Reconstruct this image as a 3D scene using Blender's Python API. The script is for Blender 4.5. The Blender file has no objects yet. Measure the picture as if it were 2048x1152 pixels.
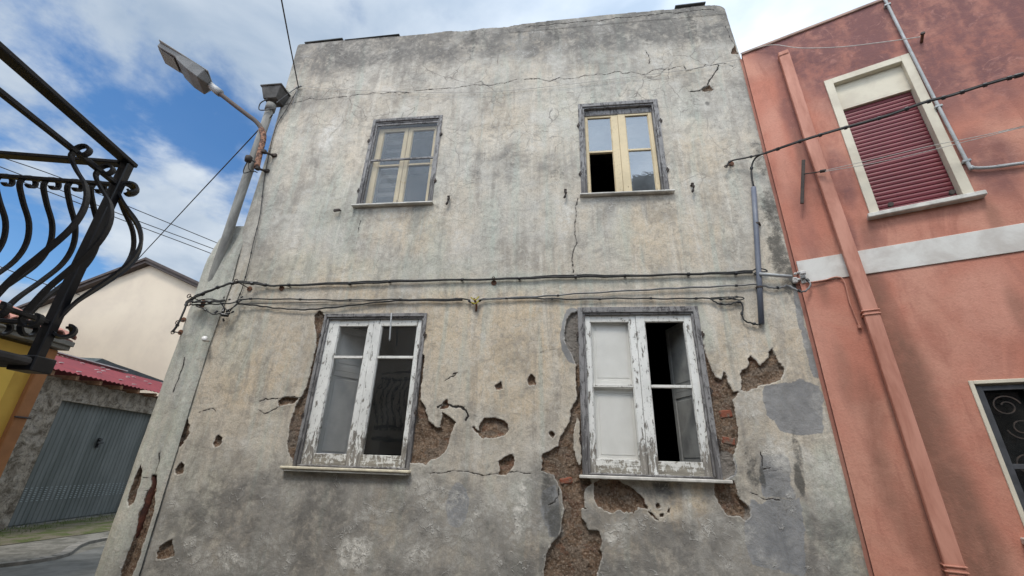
import bpy, math, random
import numpy as np
from mathutils import Vector, Matrix
random.seed(7)
rng = np.random.default_rng(11)
sc = bpy.context.scene
col = sc.collection
R_ = math.radians

# ------------------------------------------------------------ camera, sky, sun, exposure
F_PX, PITCH, ROLL, YAW = 844.737, R_(22.809), R_(1.939), R_(7.357)
CAM = np.array([0.0, -4.2, 1.6])
cy_, sy_ = math.cos(YAW), math.sin(YAW)
FWD = np.array([-sy_*math.cos(PITCH), cy_*math.cos(PITCH), math.sin(PITCH)])
_r = np.array([cy_, sy_, 0.0]); _u = np.cross(_r, FWD)
RT = math.cos(ROLL)*_r+math.sin(ROLL)*_u
UP = -math.sin(ROLL)*_r+math.cos(ROLL)*_u
cd = bpy.data.cameras.new('camera'); cam = bpy.data.objects.new('camera', cd); col.objects.link(cam)
cd.sensor_width = 36; cd.lens = F_PX/2048*36; cd.clip_start = 0.05; cd.clip_end = 3000
cam.matrix_world = Matrix(((RT[0], UP[0], -FWD[0], CAM[0]), (RT[1], UP[1], -FWD[1], CAM[1]), (RT[2], UP[2], -FWD[2], CAM[2]), (0, 0, 0, 1)))
sc.camera = cam

SUN_EL, SUN_AZ = 58.0, 192.0     # azimuth clockwise from +y (high behind the camera, veiled)
w = bpy.data.worlds.new('World'); sc.world = w; w.use_nodes = True
nt = w.node_tree; nt.nodes.clear()
def wn(t, **k):
    n = nt.nodes.new(t)
    for a, b in k.items(): setattr(n, a, b)
    return n
def wl(a, b): nt.links.new(a, b)
def wmath(op, a, b=None, c=None, clamp=False):
    n = wn('ShaderNodeMath', operation=op, use_clamp=clamp)
    for i, v in enumerate((a, b, c)):
        if v is None: continue
        if isinstance(v, (int, float)): n.inputs[i].default_value = v
        else: wl(v, n.inputs[i])
    return n.outputs[0]
out = wn('ShaderNodeOutputWorld')
sky = wn('ShaderNodeTexSky', sky_type='NISHITA', sun_disc=False, sun_elevation=R_(SUN_EL), sun_rotation=R_(SUN_AZ), air_density=1.0, dust_density=0.6, ozone_density=2.5)
gm = wn('ShaderNodeHueSaturation'); gm.inputs['Saturation'].default_value = 1.28; gm.inputs['Value'].default_value = 1.1; wl(sky.outputs[0], gm.inputs['Color'])
b1 = wn('ShaderNodeBackground'); wl(gm.outputs[0], b1.inputs[0]); b1.inputs[1].default_value = 0.10
tc = wn('ShaderNodeTexCoord'); sx = wn('ShaderNodeSeparateXYZ'); wl(tc.outputs['Generated'], sx.inputs[0])
zz = wmath('ADD', wmath('MAXIMUM', sx.outputs[2], 0.0), 0.16)
ux = wmath('DIVIDE', sx.outputs[0], zz); uy = wmath('DIVIDE', sx.outputs[1], zz)
cb = wn('ShaderNodeCombineXYZ'); wl(ux, cb.inputs[0]); wl(uy, cb.inputs[1]); cb.inputs[2].default_value = 3.7
def wnoise(scale, det, rough, dist, vec=None, off=(0, 0, 0), sc3=(1, 1, 1), rot=0):
    mp = wn('ShaderNodeMapping'); wl(vec or cb.outputs[0], mp.inputs[0])
    mp.inputs['Location'].default_value = off; mp.inputs['Scale'].default_value = sc3; mp.inputs['Rotation'].default_value = (0, 0, rot)
    n = wn('ShaderNodeTexNoise'); wl(mp.outputs[0], n.inputs['Vector'])
    n.inputs['Scale'].default_value = scale; n.inputs['Detail'].default_value = det; n.inputs['Roughness'].default_value = rough; n.inputs['Distortion'].default_value = dist
    return n.outputs[0]
n1 = wnoise(1.9, 9, 0.56, 0.15, off=(4.1, 1.9, 0), sc3=(1, 1, 1), rot=0.5)
n2 = wnoise(0.75, 3, 0.5, 0.1, off=(5.1, 1.2, 0))
n3 = wnoise(5.0, 6, 0.6, 0.2, off=(1.1, 7.2, 0))
# denser towards the sun side, thinner to the left
sdir = (math.sin(R_(SUN_AZ))*math.cos(R_(SUN_EL)), math.cos(R_(SUN_AZ))*math.cos(R_(SUN_EL)), math.sin(R_(SUN_EL)))
dp = wn('ShaderNodeVectorMath', operation='DOT_PRODUCT'); wl(tc.outputs['Generated'], dp.inputs[0]); dp.inputs[1].default_value = (0.36, 0.50, 0.79)
glow = wmath('POWER', wmath('MAXIMUM', dp.outputs['Value'], 0.0), 5.0)     # thin bright cloud high on the right
cov = wmath('ADD', wmath('ADD', wmath('MULTIPLY', n1, 0.8), wmath('MULTIPLY', n2, 0.5)), wmath('MULTIPLY', n3, 0.24))
cov = wmath('ADD', cov, wmath('MULTIPLY', glow, 0.14))
south = wmath('MAXIMUM', wmath('MULTIPLY', sx.outputs[1], -1.0), 0.0)
back = wmath('MULTIPLY', south, 0.14)
cov = wmath('ADD', cov, back)
mr = wn('ShaderNodeMapRange', interpolation_type='SMOOTHSTEP'); wl(cov, mr.inputs[0])
mr.inputs[1].default_value = 0.635; mr.inputs[2].default_value = 0.785
mr.inputs[3].default_value = 0.04; mr.inputs[4].default_value = 0.97
shade = wnoise(2.2, 6, 0.55, 0.3, off=(9.1, 3.3, 0))
crm = wn('ShaderNodeValToRGB'); wl(shade, crm.inputs[0])
crm.color_ramp.elements[0].position = 0.34; crm.color_ramp.elements[0].color = (0.36, 0.45, 0.57, 1)
crm.color_ramp.elements[1].position = 0.66; crm.color_ramp.elements[1].color = (0.70, 0.76, 0.82, 1)
b2 = wn('ShaderNodeBackground'); wl(crm.outputs[0], b2.inputs[0])
wl(wmath('ADD', wmath('ADD', 0.74, wmath('MULTIPLY', glow, 0.42)), wmath('MULTIPLY', south, 1.7)), b2.inputs[1])
mx = wn('ShaderNodeMixShader'); wl(mr.outputs[0], mx.inputs[0]); wl(b1.outputs[0], mx.inputs[1]); wl(b2.outputs[0], mx.inputs[2]); wl(mx.outputs[0], out.inputs[0])

sd = bpy.data.lights.new('sun', 'SUN'); sd.energy = 1.5; sd.angle = R_(15); sd.color = (1.0, 0.95, 0.88)
sun = bpy.data.objects.new('sun', sd); col.objects.link(sun)
sun.rotation_euler = Vector((-sdir[0], -sdir[1], -sdir[2])).to_track_quat('-Z', 'Y').to_euler()
sc.view_settings.view_transform = 'Standard'; sc.view_settings.look = 'None'; sc.view_settings.gamma = 1.0
sc.view_settings.exposure = 0.6
sc.cycles.max_bounces = 6; sc.cycles.diffuse_bounces = 3; sc.cycles.glossy_bounces = 3

# ------------------------------------------------------------ pixel -> place helpers (photo pixels, 2048 x 1152)
def ray(x, y): return FWD*F_PX+RT*(x-1024)+UP*(576-y)
def onplane(x, y, p0, n):
    d = ray(x, y); n = np.array(n, float); return CAM+d*(((np.array(p0, float)-CAM)@n)/(d@n))
def A(x, y, off=0.0): return onplane(x, y, (0, off, 0), (0, 1, 0))
def along(x, y, dist):
    d = ray(x, y); return CAM+d/np.linalg.norm(d)*dist
PA = R_(-23.603)
PD = np.array([math.cos(PA), math.sin(PA), 0.0]); PN = np.array([-PD[1], PD[0], 0.0])      # along / into the pink wall
PO = np.array([2.36, -0.03, 0.0])
def PK(s, z, off=0.0): return PO+PD*s+PN*off+np.array([0, 0, z])
def pk(x, y, off=0.0):
    P = onplane(x, y, PO+PN*off, PN); return P
def pks(x, y, off=0.0):
    P = pk(x, y, off); return float((P-PO)@PD), float(P[2])
GD = np.array([math.cos(R_(101.6)), math.sin(R_(101.6)), 0.0]); GN = np.array([GD[1], -GD[0], 0.0])   # street direction, and facing the street

# ------------------------------------------------------------ object helpers
ORG = {}
def tag(o, label=None, cat=None, group=None, kind=None):
    if label: o['label'] = label
    if cat: o['category'] = cat
    if group: o['group'] = group
    if kind: o['kind'] = kind
    return o
def empty(name, loc, label, cat, group=None):
    o = bpy.data.objects.new(name, None); col.objects.link(o); o.location = loc; o.empty_display_size = 0.1
    ORG[o.name] = np.array(loc, float); return tag(o, label, cat, group)
class MB:
    def __init__(s): s.v = []; s.f = []; s.mi = []; s.cur = 0
    def add(s, vs, fs):
        b = len(s.v); s.v += [tuple(map(float, v)) for v in vs]; s.mi += [s.cur]*len(fs); s.f += [tuple(b+i for i in f) for f in fs]; return s
    def hexa(s, p):      # 8 points: bottom ring 0-3, top ring 4-7
        return s.add(p, [(0, 3, 2, 1), (4, 5, 6, 7), (0, 1, 5, 4), (1, 2, 6, 5), (2, 3, 7, 6), (3, 0, 4, 7)])
    def box(s, x0, x1, y0, y1, z0, z1):
        return s.hexa([(x0, y0, z0), (x1, y0, z0), (x1, y1, z0), (x0, y1, z0), (x0, y0, z1), (x1, y0, z1), (x1, y1, z1), (x0, y1, z1)])
    def obox(s, o, a, b, c, ra, rb, rc):      # oriented box: origin, three axes, three (lo, hi) ranges
        o, a, b, c = map(lambda q: np.array(q, float), (o, a, b, c)); P = lambda i, j, k: o+a*ra[i]+b*rb[j]+c*rc[k]
        return s.hexa([P(0, 0, 0), P(1, 0, 0), P(1, 1, 0), P(0, 1, 0), P(0, 0, 1), P(1, 0, 1), P(1, 1, 1), P(0, 1, 1)])
    def tube(s, pts, r, n=8, cap=True, flat=None):
        pts = [np.array(p, float) for p in pts]; m = len(pts); rs = r if hasattr(r, '__len__') else [r]*m
        ref = None; vs = []
        for i, p in enumerate(pts):
            t = pts[min(i+1, m-1)]-pts[max(i-1, 0)]; t = t/(np.linalg.norm(t)+1e-9)
            if flat is not None: a = np.array(flat, float); a = a-t*(a@t)
            else:
                a = ref if ref is not None else (np.array([0, 0, 1.0]) if abs(t[2]) < .9 else np.array([1.0, 0, 0])); a = a-t*(a@t)
            a = a/(np.linalg.norm(a)+1e-9); ref = a; b = np.cross(t, a)
            if flat is not None:
                hw, hh = rs[i]
                for (q, e) in ((-1, -1), (1, -1), (1, 1), (-1, 1)): vs.append(p+a*q*hw+b*e*hh)
            else:
                for k in range(n):
                    an = 2*math.pi*k/n; vs.append(p+a*math.cos(an)*rs[i]+b*math.sin(an)*rs[i])
        if flat is not None: n = 4
        fs = [(i*n+k, i*n+(k+1) % n, (i+1)*n+(k+1) % n, (i+1)*n+k) for i in range(m-1) for k in range(n)]
        if cap: fs += [tuple(range(n-1, -1, -1)), tuple((m-1)*n+k for k in range(n))]
        return s.add(vs, fs)
    def bar(s, pts, side, hw, hh):            # flat bar: hw along 'side', hh across
        return s.tube(pts, [(hw, hh)]*len(pts), flat=side)
    def prism(s, poly, ext):                  # polygon of 3D points extruded by vector
        n = len(poly); e = np.array(ext, float); P = [np.array(p, float) for p in poly]
        return s.add(P+[p+e for p in P], [tuple(range(n-1, -1, -1)), tuple(range(n, 2*n))]+[(i, (i+1) % n, n+(i+1) % n, n+i) for i in range(n)])
    def build(s, name, mat, parent=None, smooth=False, bevel=0.0):
        org = ORG[parent.name] if parent is not None else np.zeros(3)
        if parent is None and s.v:
            V = np.array(s.v); org = np.array([V[:, 0].mean(), V[:, 1].mean(), V[:, 2].min()])
        me = bpy.data.meshes.new(name)
        me.from_pydata([tuple(np.array(v)-org) for v in s.v], [], s.f)
        for q in (mat if isinstance(mat, (list, tuple)) else [mat]): me.materials.append(q)
        me.polygons.foreach_set('material_index', s.mi)
        import bmesh
        bm = bmesh.new(); bm.from_mesh(me); bmesh.ops.recalc_face_normals(bm, faces=bm.faces); bm.to_mesh(me); bm.free()
        o = bpy.data.objects.new(name, me); col.objects.link(o)
        if smooth:
            for p in me.polygons: p.use_smooth = True
        if parent is not None:
            o.parent = parent; ORG[o.name] = org
            if not o.parent.type == 'EMPTY' or True: pass
        else: o.location = org; ORG[o.name] = org
        if bevel:
            m = o.modifiers.new('bevel', 'BEVEL'); m.width = bevel; m.segments = 1; m.limit_method = 'ANGLE'
        return o
def spline(pts, n=10):
    P = [np.array(p, float) for p in pts]; Q = [2*P[0]-P[1]]+P+[2*P[-1]-P[-2]]; o = []
    for i in range(1, len(Q)-2):
        for k in range(n):
            t = k/n; a, b, c, d = Q[i-1:i+3]
            o.append(0.5*((2*b)+(-a+c)*t+(2*a-5*b+4*c-d)*t*t+(-a+3*b-3*c+d)*t**3))
    o.append(P[-1]); return o

# ------------------------------------------------------------ material helpers
class Mat:
    def __init__(s, name, rough=0.85, spec=0.3, metal=0.0):
        m = bpy.data.materials.new(name); m.use_nodes = True; s.m = m; s.nt = m.node_tree
        s.b = s.nt.nodes['Principled BSDF']; s.b.inputs['Roughness'].default_value = rough
        s.b.inputs['Specular IOR Level'].default_value = spec; s.b.inputs['Metallic'].default_value = metal
        s.co = s.nt.nodes.new('ShaderNodeTexCoord').outputs['Object']
    def n(s, t, **k):
        q = s.nt.nodes.new(t)
        for a, b in k.items(): setattr(q, a, b)
        return q
    def set(s, inp, v):
        if isinstance(v, (int, float)): inp.default_value = v
        elif isinstance(v, tuple): inp.default_value = v if len(v) == 4 or len(inp.default_value) == 3 else v+(1,)
        else: s.nt.links.new(v, inp)
    def math(s, op, a, b=0.0, clamp=False):
        q = s.n('ShaderNodeMath', operation=op, use_clamp=clamp); s.set(q.inputs[0], a); s.set(q.inputs[1], b); return q.outputs[0]
    def map(s, vec=None, scale=(1, 1, 1), loc=(0, 0, 0)):
        q = s.n('ShaderNodeMapping'); s.set(q.inputs[0], vec or s.co); q.inputs['Scale'].default_value = scale; q.inputs['Location'].default_value = loc; return q.outputs[0]
    def noise(s, scale, det=4, rough=0.6, dist=0.0, vec=None):
        q = s.n('ShaderNodeTexNoise'); s.set(q.inputs['Vector'], vec or s.co); q.inputs['Scale'].default_value = scale
        q.inputs['Detail'].default_value = det; q.inputs['Roughness'].default_value = rough; q.inputs['Distortion'].default_value = dist; return q.outputs[0]
    def vor(s, scale, feature='F1', vec=None):
        q = s.n('ShaderNodeTexVoronoi', feature=feature); s.set(q.inputs['Vector'], vec or s.co); q.inputs['Scale'].default_value = scale; return q.outputs[0]
    def step(s, v, a, b, lo=0.0, hi=1.0):
        q = s.n('ShaderNodeMapRange', interpolation_type='SMOOTHSTEP'); s.set(q.inputs[0], v)
        for i, x in enumerate((a, b, lo, hi)): q.inputs[i+1].default_value = x
        return q.outputs[0]
    def mix(s, f, a, b, mode='MIX'):
        q = s.n('ShaderNodeMix', data_type='RGBA', blend_type=mode); s.set(q.inputs[0], f)
        s.set(q.inputs[6], a if not isinstance(a, tuple) else a[:3]+(1,)); s.set(q.inputs[7], b if not isinstance(b, tuple) else b[:3]+(1,)); return q.outputs[2]
    def attr(s, name): return s.n('ShaderNodeAttribute', attribute_name=name)
    def sep(s, v):
        q = s.n('ShaderNodeSeparateXYZ'); s.set(q.inputs[0], v); return q.outputs
    def warp(s, amt, scale, det=3, vec=None):
        q = s.n('ShaderNodeTexNoise'); s.set(q.inputs['Vector'], vec or s.co); q.inputs['Scale'].default_value = scale; q.inputs['Detail'].default_value = det
        a = s.n('ShaderNodeVectorMath', operation='SUBTRACT'); s.set(a.inputs[0], q.outputs['Color']); a.inputs[1].default_value = (.5, .5, .5)
        b = s.n('ShaderNodeVectorMath', operation='SCALE'); s.set(b.inputs[0], a.outputs[0]); b.inputs['Scale'].default_value = amt
        c = s.n('ShaderNodeVectorMath', operation='ADD'); s.set(c.inputs[0], vec or s.co); s.set(c.inputs[1], b.outputs[0]); return c.outputs[0]
    def color(s, v): s.set(s.b.inputs['Base Color'], v if not isinstance(v, tuple) else v[:3]+(1,)); return s
    def bump(s, h, strength=0.5, dist=0.01):
        q = s.n('ShaderNodeBump'); s.set(q.inputs['Height'], h); q.inputs['Strength'].default_value = strength; q.inputs['Distance'].default_value = dist
        s.nt.links.new(q.outputs[0], s.b.inputs['Normal']); return s
def simple(name, a, b, scale=6, rough=0.8, spec=0.3, metal=0.0, bump=0.3, bd=0.004, sc3=(1, 1, 1), lo=0.35, hi=0.68):
    m = Mat(name, rough, spec, metal); n = m.noise(scale, 6, 0.65, 0.3, m.map(scale=sc3))
    m.color(m.mix(m.step(n, lo, hi), a, b)); f = m.noise(scale*9, 3, 0.6, 0, m.map(scale=sc3))
    if bump > 0: m.bump(f, bump, bd)
    return m.m

# --- weathered plaster, driven by masks stored on the wall's own vertices (peel edge distance, cracks, stains)
def plaster_material():
    m = Mat('weathered_plaster', 0.93, 0.12)
    at1 = m.attr('stain_a'); s1 = m.n('ShaderNodeSeparateColor'); m.set(s1.inputs[0], at1.outputs['Color']); dark, white, green = s1.outputs[:3]
    at2 = m.attr('stain_b'); s2 = m.n('ShaderNodeSeparateColor'); m.set(s2.inputs[0], at2.outputs['Color']); warm, mould, cem = s2.outputs[:3]
    peel = m.attr('peel').outputs['Fac']; crack = m.attr('crack').outputs['Fac']
    n_a = m.noise(0.9, 4, 0.6, 0.4); n_b = m.noise(3.2, 6, 0.64, 0.5); n_c = m.noise(14, 5, 0.72, 0.3); n_d = m.noise(70, 3, 0.7)
    n_v = m.noise(3.1, 5, 0.6, 0.4, m.map(scale=(2.3, 2.3, 0.16), loc=(4, 0, 2)))
    n_s = m.noise(2.6, 6, 0.65, 0.5, m.map(scale=(2.6, 2.6, 0.28)))
    base = m.mix(m.step(n_a, 0.38, 0.62), (0.56, 0.49, 0.395), (0.50, 0.47, 0.415))
    base = m.mix(m.step(n_b, 0.40, 0.66, 0, 0.75), base, (0.40, 0.365, 0.315))
    base = m.mix(m.math('MULTIPLY', warm, m.step(n_b, 0.25, 0.6, 0.45, 1.0)), base, (0.62, 0.495, 0.345))
    base = m.mix(m.math('MULTIPLY', m.math('MINIMUM', green, 1.0), m.step(n_s, 0.3, 0.65, 0.3, 1.0)), base, (0.47, 0.50, 0.425))
    base = m.mix(m.step(n_v, 0.50, 0.66, 0, 0.6), base, (0.46, 0.49, 0.425))
    base = m.mix(m.step(n_v, 0.46, 0.33, 0, 0.55), base, (0.66, 0.62, 0.54))
    # rain streaks
    base = m.mix(m.step(n_s, 0.50, 0.66, 0, 0.55), base, (0.29, 0.26, 0.225))
    n_w = m.noise(1.7, 6, .68, .7, m.map(scale=(1.4, 1.4, .7), loc=(7, 0, 3)))
    base = m.mix(m.step(n_w, 0.54, 0.68, 0, .6), base, (0.27, 0.245, 0.21))
    base = m.mix(m.step(n_w, 0.44, 0.34, 0, .5), base, (0.64, 0.56, 0.45))
    n_m = m.noise(6.5, 6, .72, 1.2)
    base = m.mix(m.step(n_m, 0.53, 0.62, 0, .45), base, (0.30, 0.275, 0.24)); base = m.mix(m.step(n_m, 0.46, 0.38, 0, .4), base, (0.62, 0.58, 0.50))
    base = m.mix(m.step(n_c, 0.50, 0.68, 0, 0.5), base, (0.30, 0.275, 0.24))
    base = m.mix(m.step(n_c, 0.48, 0.34, 0, 0.35), base, (0.66, 0.60, 0.51))
    # damp grey, blotchy
    dk = m.math('MULTIPLY', dark, m.step(m.math('ADD', m.math('MULTIPLY', n_b, .6), m.math('MULTIPLY', n_c, .4)), 0.36, 0.56, 0.4, 1.0))
    base = m.mix(dk, base, (0.14, 0.134, 0.126))
    cm = m.step(m.math('ADD', cem, m.math('MULTIPLY', m.math('SUBTRACT', n_c, .5), .6)), 0.40, 0.54)
    base = m.mix(m.math('MULTIPLY', cm, 0.85), base, m.mix(m.step(n_b, .3, .7), (0.265, 0.27, 0.28), (0.165, 0.17, 0.18)))
    wt = m.math('MULTIPLY', white, m.step(m.math('ADD', m.math('MULTIPLY', n_b, .45), m.math('MULTIPLY', n_c, .55)), 0.42, 0.60))
    base = m.mix(wt, base, (0.70, 0.665, 0.60))
    # curling salt rings where it is damp
    wv = m.warp(0.22, 9, 3)
    ed = m.vor(8.5, 'DISTANCE_TO_EDGE', wv)
    ring = m.math('MULTIPLY', m.step(ed, 0.010, 0.050, 1, 0), m.math('MULTIPLY', m.step(m.math('ADD', n_b, m.math('MULTIPLY', white, .06)), 0.57, 0.61), m.step(dark, 0.25, 0.6)))
    base = m.mix(m.math('MULTIPLY', ring, 0.42), base, (0.60, 0.58, 0.54))
    # fine grain and pits
    base = m.mix(m.step(n_d, 0.42, 0.70, 0, 0.42), base, (0.22, 0.20, 0.175))
    mo = m.step(m.math('ADD', m.math('ADD', mould, m.math('MULTIPLY', m.math('SUBTRACT', n_c, .5), 1.3)), m.math('MULTIPLY', m.math('SUBTRACT', n_d, .5), .5)), 0.38, 1.0)
    base = m.mix(m.math('MULTIPLY', mo, 0.8), base, (0.07, 0.068, 0.062))
    # map cracking
    cv = m.warp(0.16, 4, 3)
    e1 = m.vor(2.6, 'DISTANCE_TO_EDGE', cv); e2 = m.vor(5.5, 'DISTANCE_TO_EDGE', m.warp(0.1, 7, 3))
    k1 = m.math('MULTIPLY', m.step(e1, 0.004, 0.014, 1, 0), m.step(m.noise(1.1, 3), 0.48, 0.60))
    k2 = m.math('MULTIPLY', m.step(e2, 0.006, 0.02, 1, 0), m.step(m.noise(1.7, 3, 0.5, 0, m.map(loc=(3, 5, 1))), 0.52, 0.62))
    k = m.math('MULTIPLY', m.math('MAXIMUM', m.math('MULTIPLY', k1, .42), m.math('MULTIPLY', k2, .3)), m.step(m.sep(m.co)[2], 3.5, 6.2, 0.35, 1.7))
    base = m.mix(k, base, (0.17, 0.155, 0.14))
    # named cracks
    cw = m.math('ADD', crack, m.math('MULTIPLY', m.math('SUBTRACT', m.noise(25, 3), .5), 0.007))
    kk = m.step(cw, 0.0018, 0.0065, 1, 0)
    base = m.mix(m.math('MULTIPLY', m.step(crack, 0.004, 0.028, 0.22, 0), 1.0), base, (0.23, 0.215, 0.195))
    base = m.mix(kk, base, (0.045, 0.04, 0.036))
    # exposed rubble
    rub = m.mix(m.step(n_c, 0.35, 0.66), (0.15, 0.092, 0.058), (0.34, 0.235, 0.16))
    vq = m.n('ShaderNodeTexVoronoi', feature='F1'); m.set(vq.inputs['Vector'], m.warp(.09, 12, 2, m.map(scale=(1, 1, 1.5)))); vq.inputs['Scale'].default_value = 11
    vs_ = m.n('ShaderNodeSeparateColor'); m.set(vs_.inputs[0], vq.outputs['Color'])
    rub = m.mix(m.step(vs_.outputs[0], 0.55, 0.75, 0, .55), rub, (0.25, 0.21, 0.17)); rub = m.mix(m.step(vs_.outputs[1], 0.80, 0.9, 0, .45), rub, (0.24, 0.105, 0.065))
    rub = m.mix(m.step(n_b, 0.35, 0.6, 0.0, .5), rub, (0.13, 0.095, 0.07))
    rub = m.mix(m.step(m.vor(48), 0.2, 0.55, 0.55, 0), rub, (0.36, 0.29, 0.225))
    rub = m.mix(m.step(m.noise(34, 4, .7), 0.52, 0.66, 0, .8), rub, (0.06, 0.042, 0.032))
    rub = m.mix(m.math('MULTIPLY', m.step(cem, 0.1, 0.5), 0.8), rub, (0.26, 0.24, 0.215))
    pw = m.math('ADD', peel, m.math('MULTIPLY', m.math('SUBTRACT', m.noise(40, 4, .65), .5), 0.012))
    rim = m.math('MULTIPLY', m.step(pw, -0.014, -0.003), 0.6)
    base = m.mix(m.math('MULTIPLY', rim, m.step(n_c, .4, .55)), base, (0.55, 0.51, 0.45))
    fin = m.mix(m.step(pw, -0.001, 0.002), base, rub)
    m.color(fin)
    h = m.math('ADD', m.math('MULTIPLY', n_c, 0.5), m.math('MULTIPLY', n_d, 0.16))
    h = m.math('ADD', h, m.math('MULTIPLY', n_b, 1.2))
    h = m.math('SUBTRACT', h, m.math('MULTIPLY', kk, 0.9))
    h = m.math('SUBTRACT', h, m.math('MULTIPLY', k, 0.25))
    h = m.math('ADD', h, m.math('MULTIPLY', ring, 0.3))
    h = m.math('ADD', h, m.math('MULTIPLY', m.step(pw, -0.001, 0.002), m.math('MULTIPLY', m.noise(45, 5, .75), 2.2)))
    m.bump(h, 0.9, 0.014)
    return m.m
M = {}
M['plaster'] = plaster_material()

def pink_material():
    m = Mat('pink_render', 0.9, 0.15)
    s1 = m.n('ShaderNodeSeparateColor'); m.set(s1.inputs[0], m.attr('stain_a').outputs['Color']); dark, brown, light = s1.outputs[:3]
    n_b = m.noise(1.6, 7, .6, .4); n_c = m.noise(9, 7, .68, .4); n_d = m.noise(55, 3, .7); n_s = m.noise(2.2, 6, .6, .4, m.map(scale=(2.2, 2.2, .35)))
    b = m.mix(m.step(n_b, .35, .65), (0.50, 0.205, 0.145), (0.56, 0.28, 0.205))
    b = m.mix(m.step(m.noise(3.6, 6, .65, .8, m.map(scale=(1.6, 1.6, .5), loc=(2, 1, 4))), .46, .66, 0, .55), b, (0.36, 0.15, 0.11))
    b = m.mix(m.math('MULTIPLY', light, m.step(n_s, .3, .6, .4, 1)), b, (0.60, 0.30, 0.225))
    dk = m.math('MULTIPLY', dark, m.step(m.math('ADD', m.math('MULTIPLY', n_s, .5), m.math('MULTIPLY', n_c, .5)), .34, .56, .4, 1))
    b = m.mix(dk, b, (0.20, 0.10, 0.095))
    bw = m.math('MULTIPLY', brown, m.step(m.math('ADD', m.math('MULTIPLY', n_s, .6), m.math('MULTIPLY', n_c, .4)), .28, .6, .4, 1))
    b = m.mix(bw, b, (0.25, 0.13, 0.095))
    v = m.noise(5.5, 8, .75, 1.6); b = m.mix(m.math('MULTIPLY', m.step(v, .56, .64, 0, .35), dark), b, (0.52, 0.27, 0.22))
    b = m.mix(m.step(n_d, .4, .75, 0, .22), b, (0.28, 0.11, 0.08))
    m.color(b); m.bump(m.math('ADD', n_d, m.math('MULTIPLY', n_c, .8)), .5, .006); return m.m
M['pink'] = pink_material()

def paint_wood(name, paint, wood_a, wood_b, wear=0.0, low=0.35, rough=0.7, ax='z'):
    m = Mat(name, rough, 0.25); g = m.nt.nodes['Texture Coordinate'].outputs['Generated']
    gz = m.sep(g)[2]
    st = m.noise(5, 6, .7, .6, m.map(scale=(7, 7, .9) if ax == 'z' else (.9, 7, 7))); fl = m.noise(16, 6, .75, .5, m.map(scale=(2, 2, .8)))
    wood = m.mix(m.step(st, .35, .65), wood_a, wood_b)
    wood = m.mix(m.step(m.noise(9, 4, .7, 0, m.map(scale=(12, 12, .6) if ax == 'z' else (.6, 12, 12))), .58, .70, 0, .55), wood, tuple(c*.3 for c in wood_a))
    lowg = m.step(gz, 0.0, low, .115, 0.0)
    t = m.math('ADD', m.math('ADD', m.math('MULTIPLY', st, .4), m.math('MULTIPLY', fl, .6)), m.math('ADD', lowg, wear))
    f = m.step(t, .585, .61)
    pc = m.mix(m.step(m.noise(3, 5, .6), .35, .7), paint, tuple(c*.82 for c in paint))
    pc = m.mix(m.step(m.noise(40, 3, .7), .58, .68, 0, .5), pc, tuple(c*.45 for c in paint))
    m.color(m.mix(f, pc, wood)); m.bump(m.math('SUBTRACT', m.math('MULTIPLY', st, .5), m.math('MULTIPLY', f, .8)), .7, .004); return m.m
M['white_wood'] = paint_wood('peeling_white_paint', (0.78, 0.77, 0.73), (0.36, 0.33, 0.29), (0.17, 0.155, 0.135), wear=0.035)
M['cream_wood'] = paint_wood('worn_cream_paint', (0.66, 0.54, 0.35), (0.42, 0.32, 0.19), (0.24, 0.19, 0.13), wear=-0.06, low=.2)
M['grey_wood'] = paint_wood('bare_grey_wood', (0.27, 0.26, 0.255), (0.19, 0.18, 0.175), (0.075, 0.07, 0.07), wear=0.07)
M['grey_wood_h'] = paint_wood('bare_grey_wood_level', (0.25, 0.24, 0.235), (0.17, 0.16, 0.16), (0.07, 0.065, 0.065), wear=0.07, low=.01, ax='x')
M['white_wood_h'] = paint_wood('peeling_white_paint_level', (0.74, 0.72, 0.67), (0.36, 0.33, 0.27), (0.20, 0.18, 0.15), wear=0.03, low=.12, ax='x')
M['cream_wood_h'] = paint_wood('worn_cream_paint_level', (0.66, 0.54, 0.35), (0.42, 0.32, 0.19), (0.24, 0.19, 0.13), wear=-0.05, low=.05, ax='x')
M['grey_wood_p'] = paint_wood('bare_pale_wood', (0.5, 0.48, 0.45), (0.30, 0.29, 0.28), (0.15, 0.145, 0.14), wear=0.05)
M['shutter_white'] = simple('white_panel_paint', (0.88, 0.86, 0.82), (0.80, 0.78, 0.74), 4, .6)
M['shutter_grey'] = simple('shutter_dull_paint', (0.36, 0.36, 0.34), (0.25, 0.25, 0.24), 5, .6)
M['marble'] = simple('marble_sill', (0.66, 0.63, 0.57), (0.42, 0.40, 0.36), 7, .55, .4, bump=.2)
M['sill_yellow'] = simple('yellowed_sill', (0.70, 0.63, 0.47), (0.45, 0.40, 0.31), 9, .6, .3)
M['iron'] = simple('wrought_iron_paint', (0.008, 0.009, 0.012), (0.018, 0.018, 0.021), 12, .38, .4, bump=0)
M['rust'] = simple('rusty_steel', (0.20, 0.085, 0.045), (0.09, 0.055, 0.04), 18, .85, .2, bump=.8)
M['rust_pink'] = simple('flaking_rust', (0.33, 0.18, 0.12), (0.09, 0.055, 0.045), 22, .85, .2, bump=.8, lo=.45, hi=.55)
M['dark_iron'] = simple('old_iron', (0.035, 0.03, 0.028), (0.07, 0.05, 0.04), 30, .7, .3)
M['cable'] = simple('black_cable', (0.028, 0.028, 0.028), (0.06, 0.058, 0.055), 8, .6, .3)
M['cable_grey'] = simple('grey_cable', (0.25, 0.25, 0.25), (0.14, 0.14, 0.14), 12, .6, .3)
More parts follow.
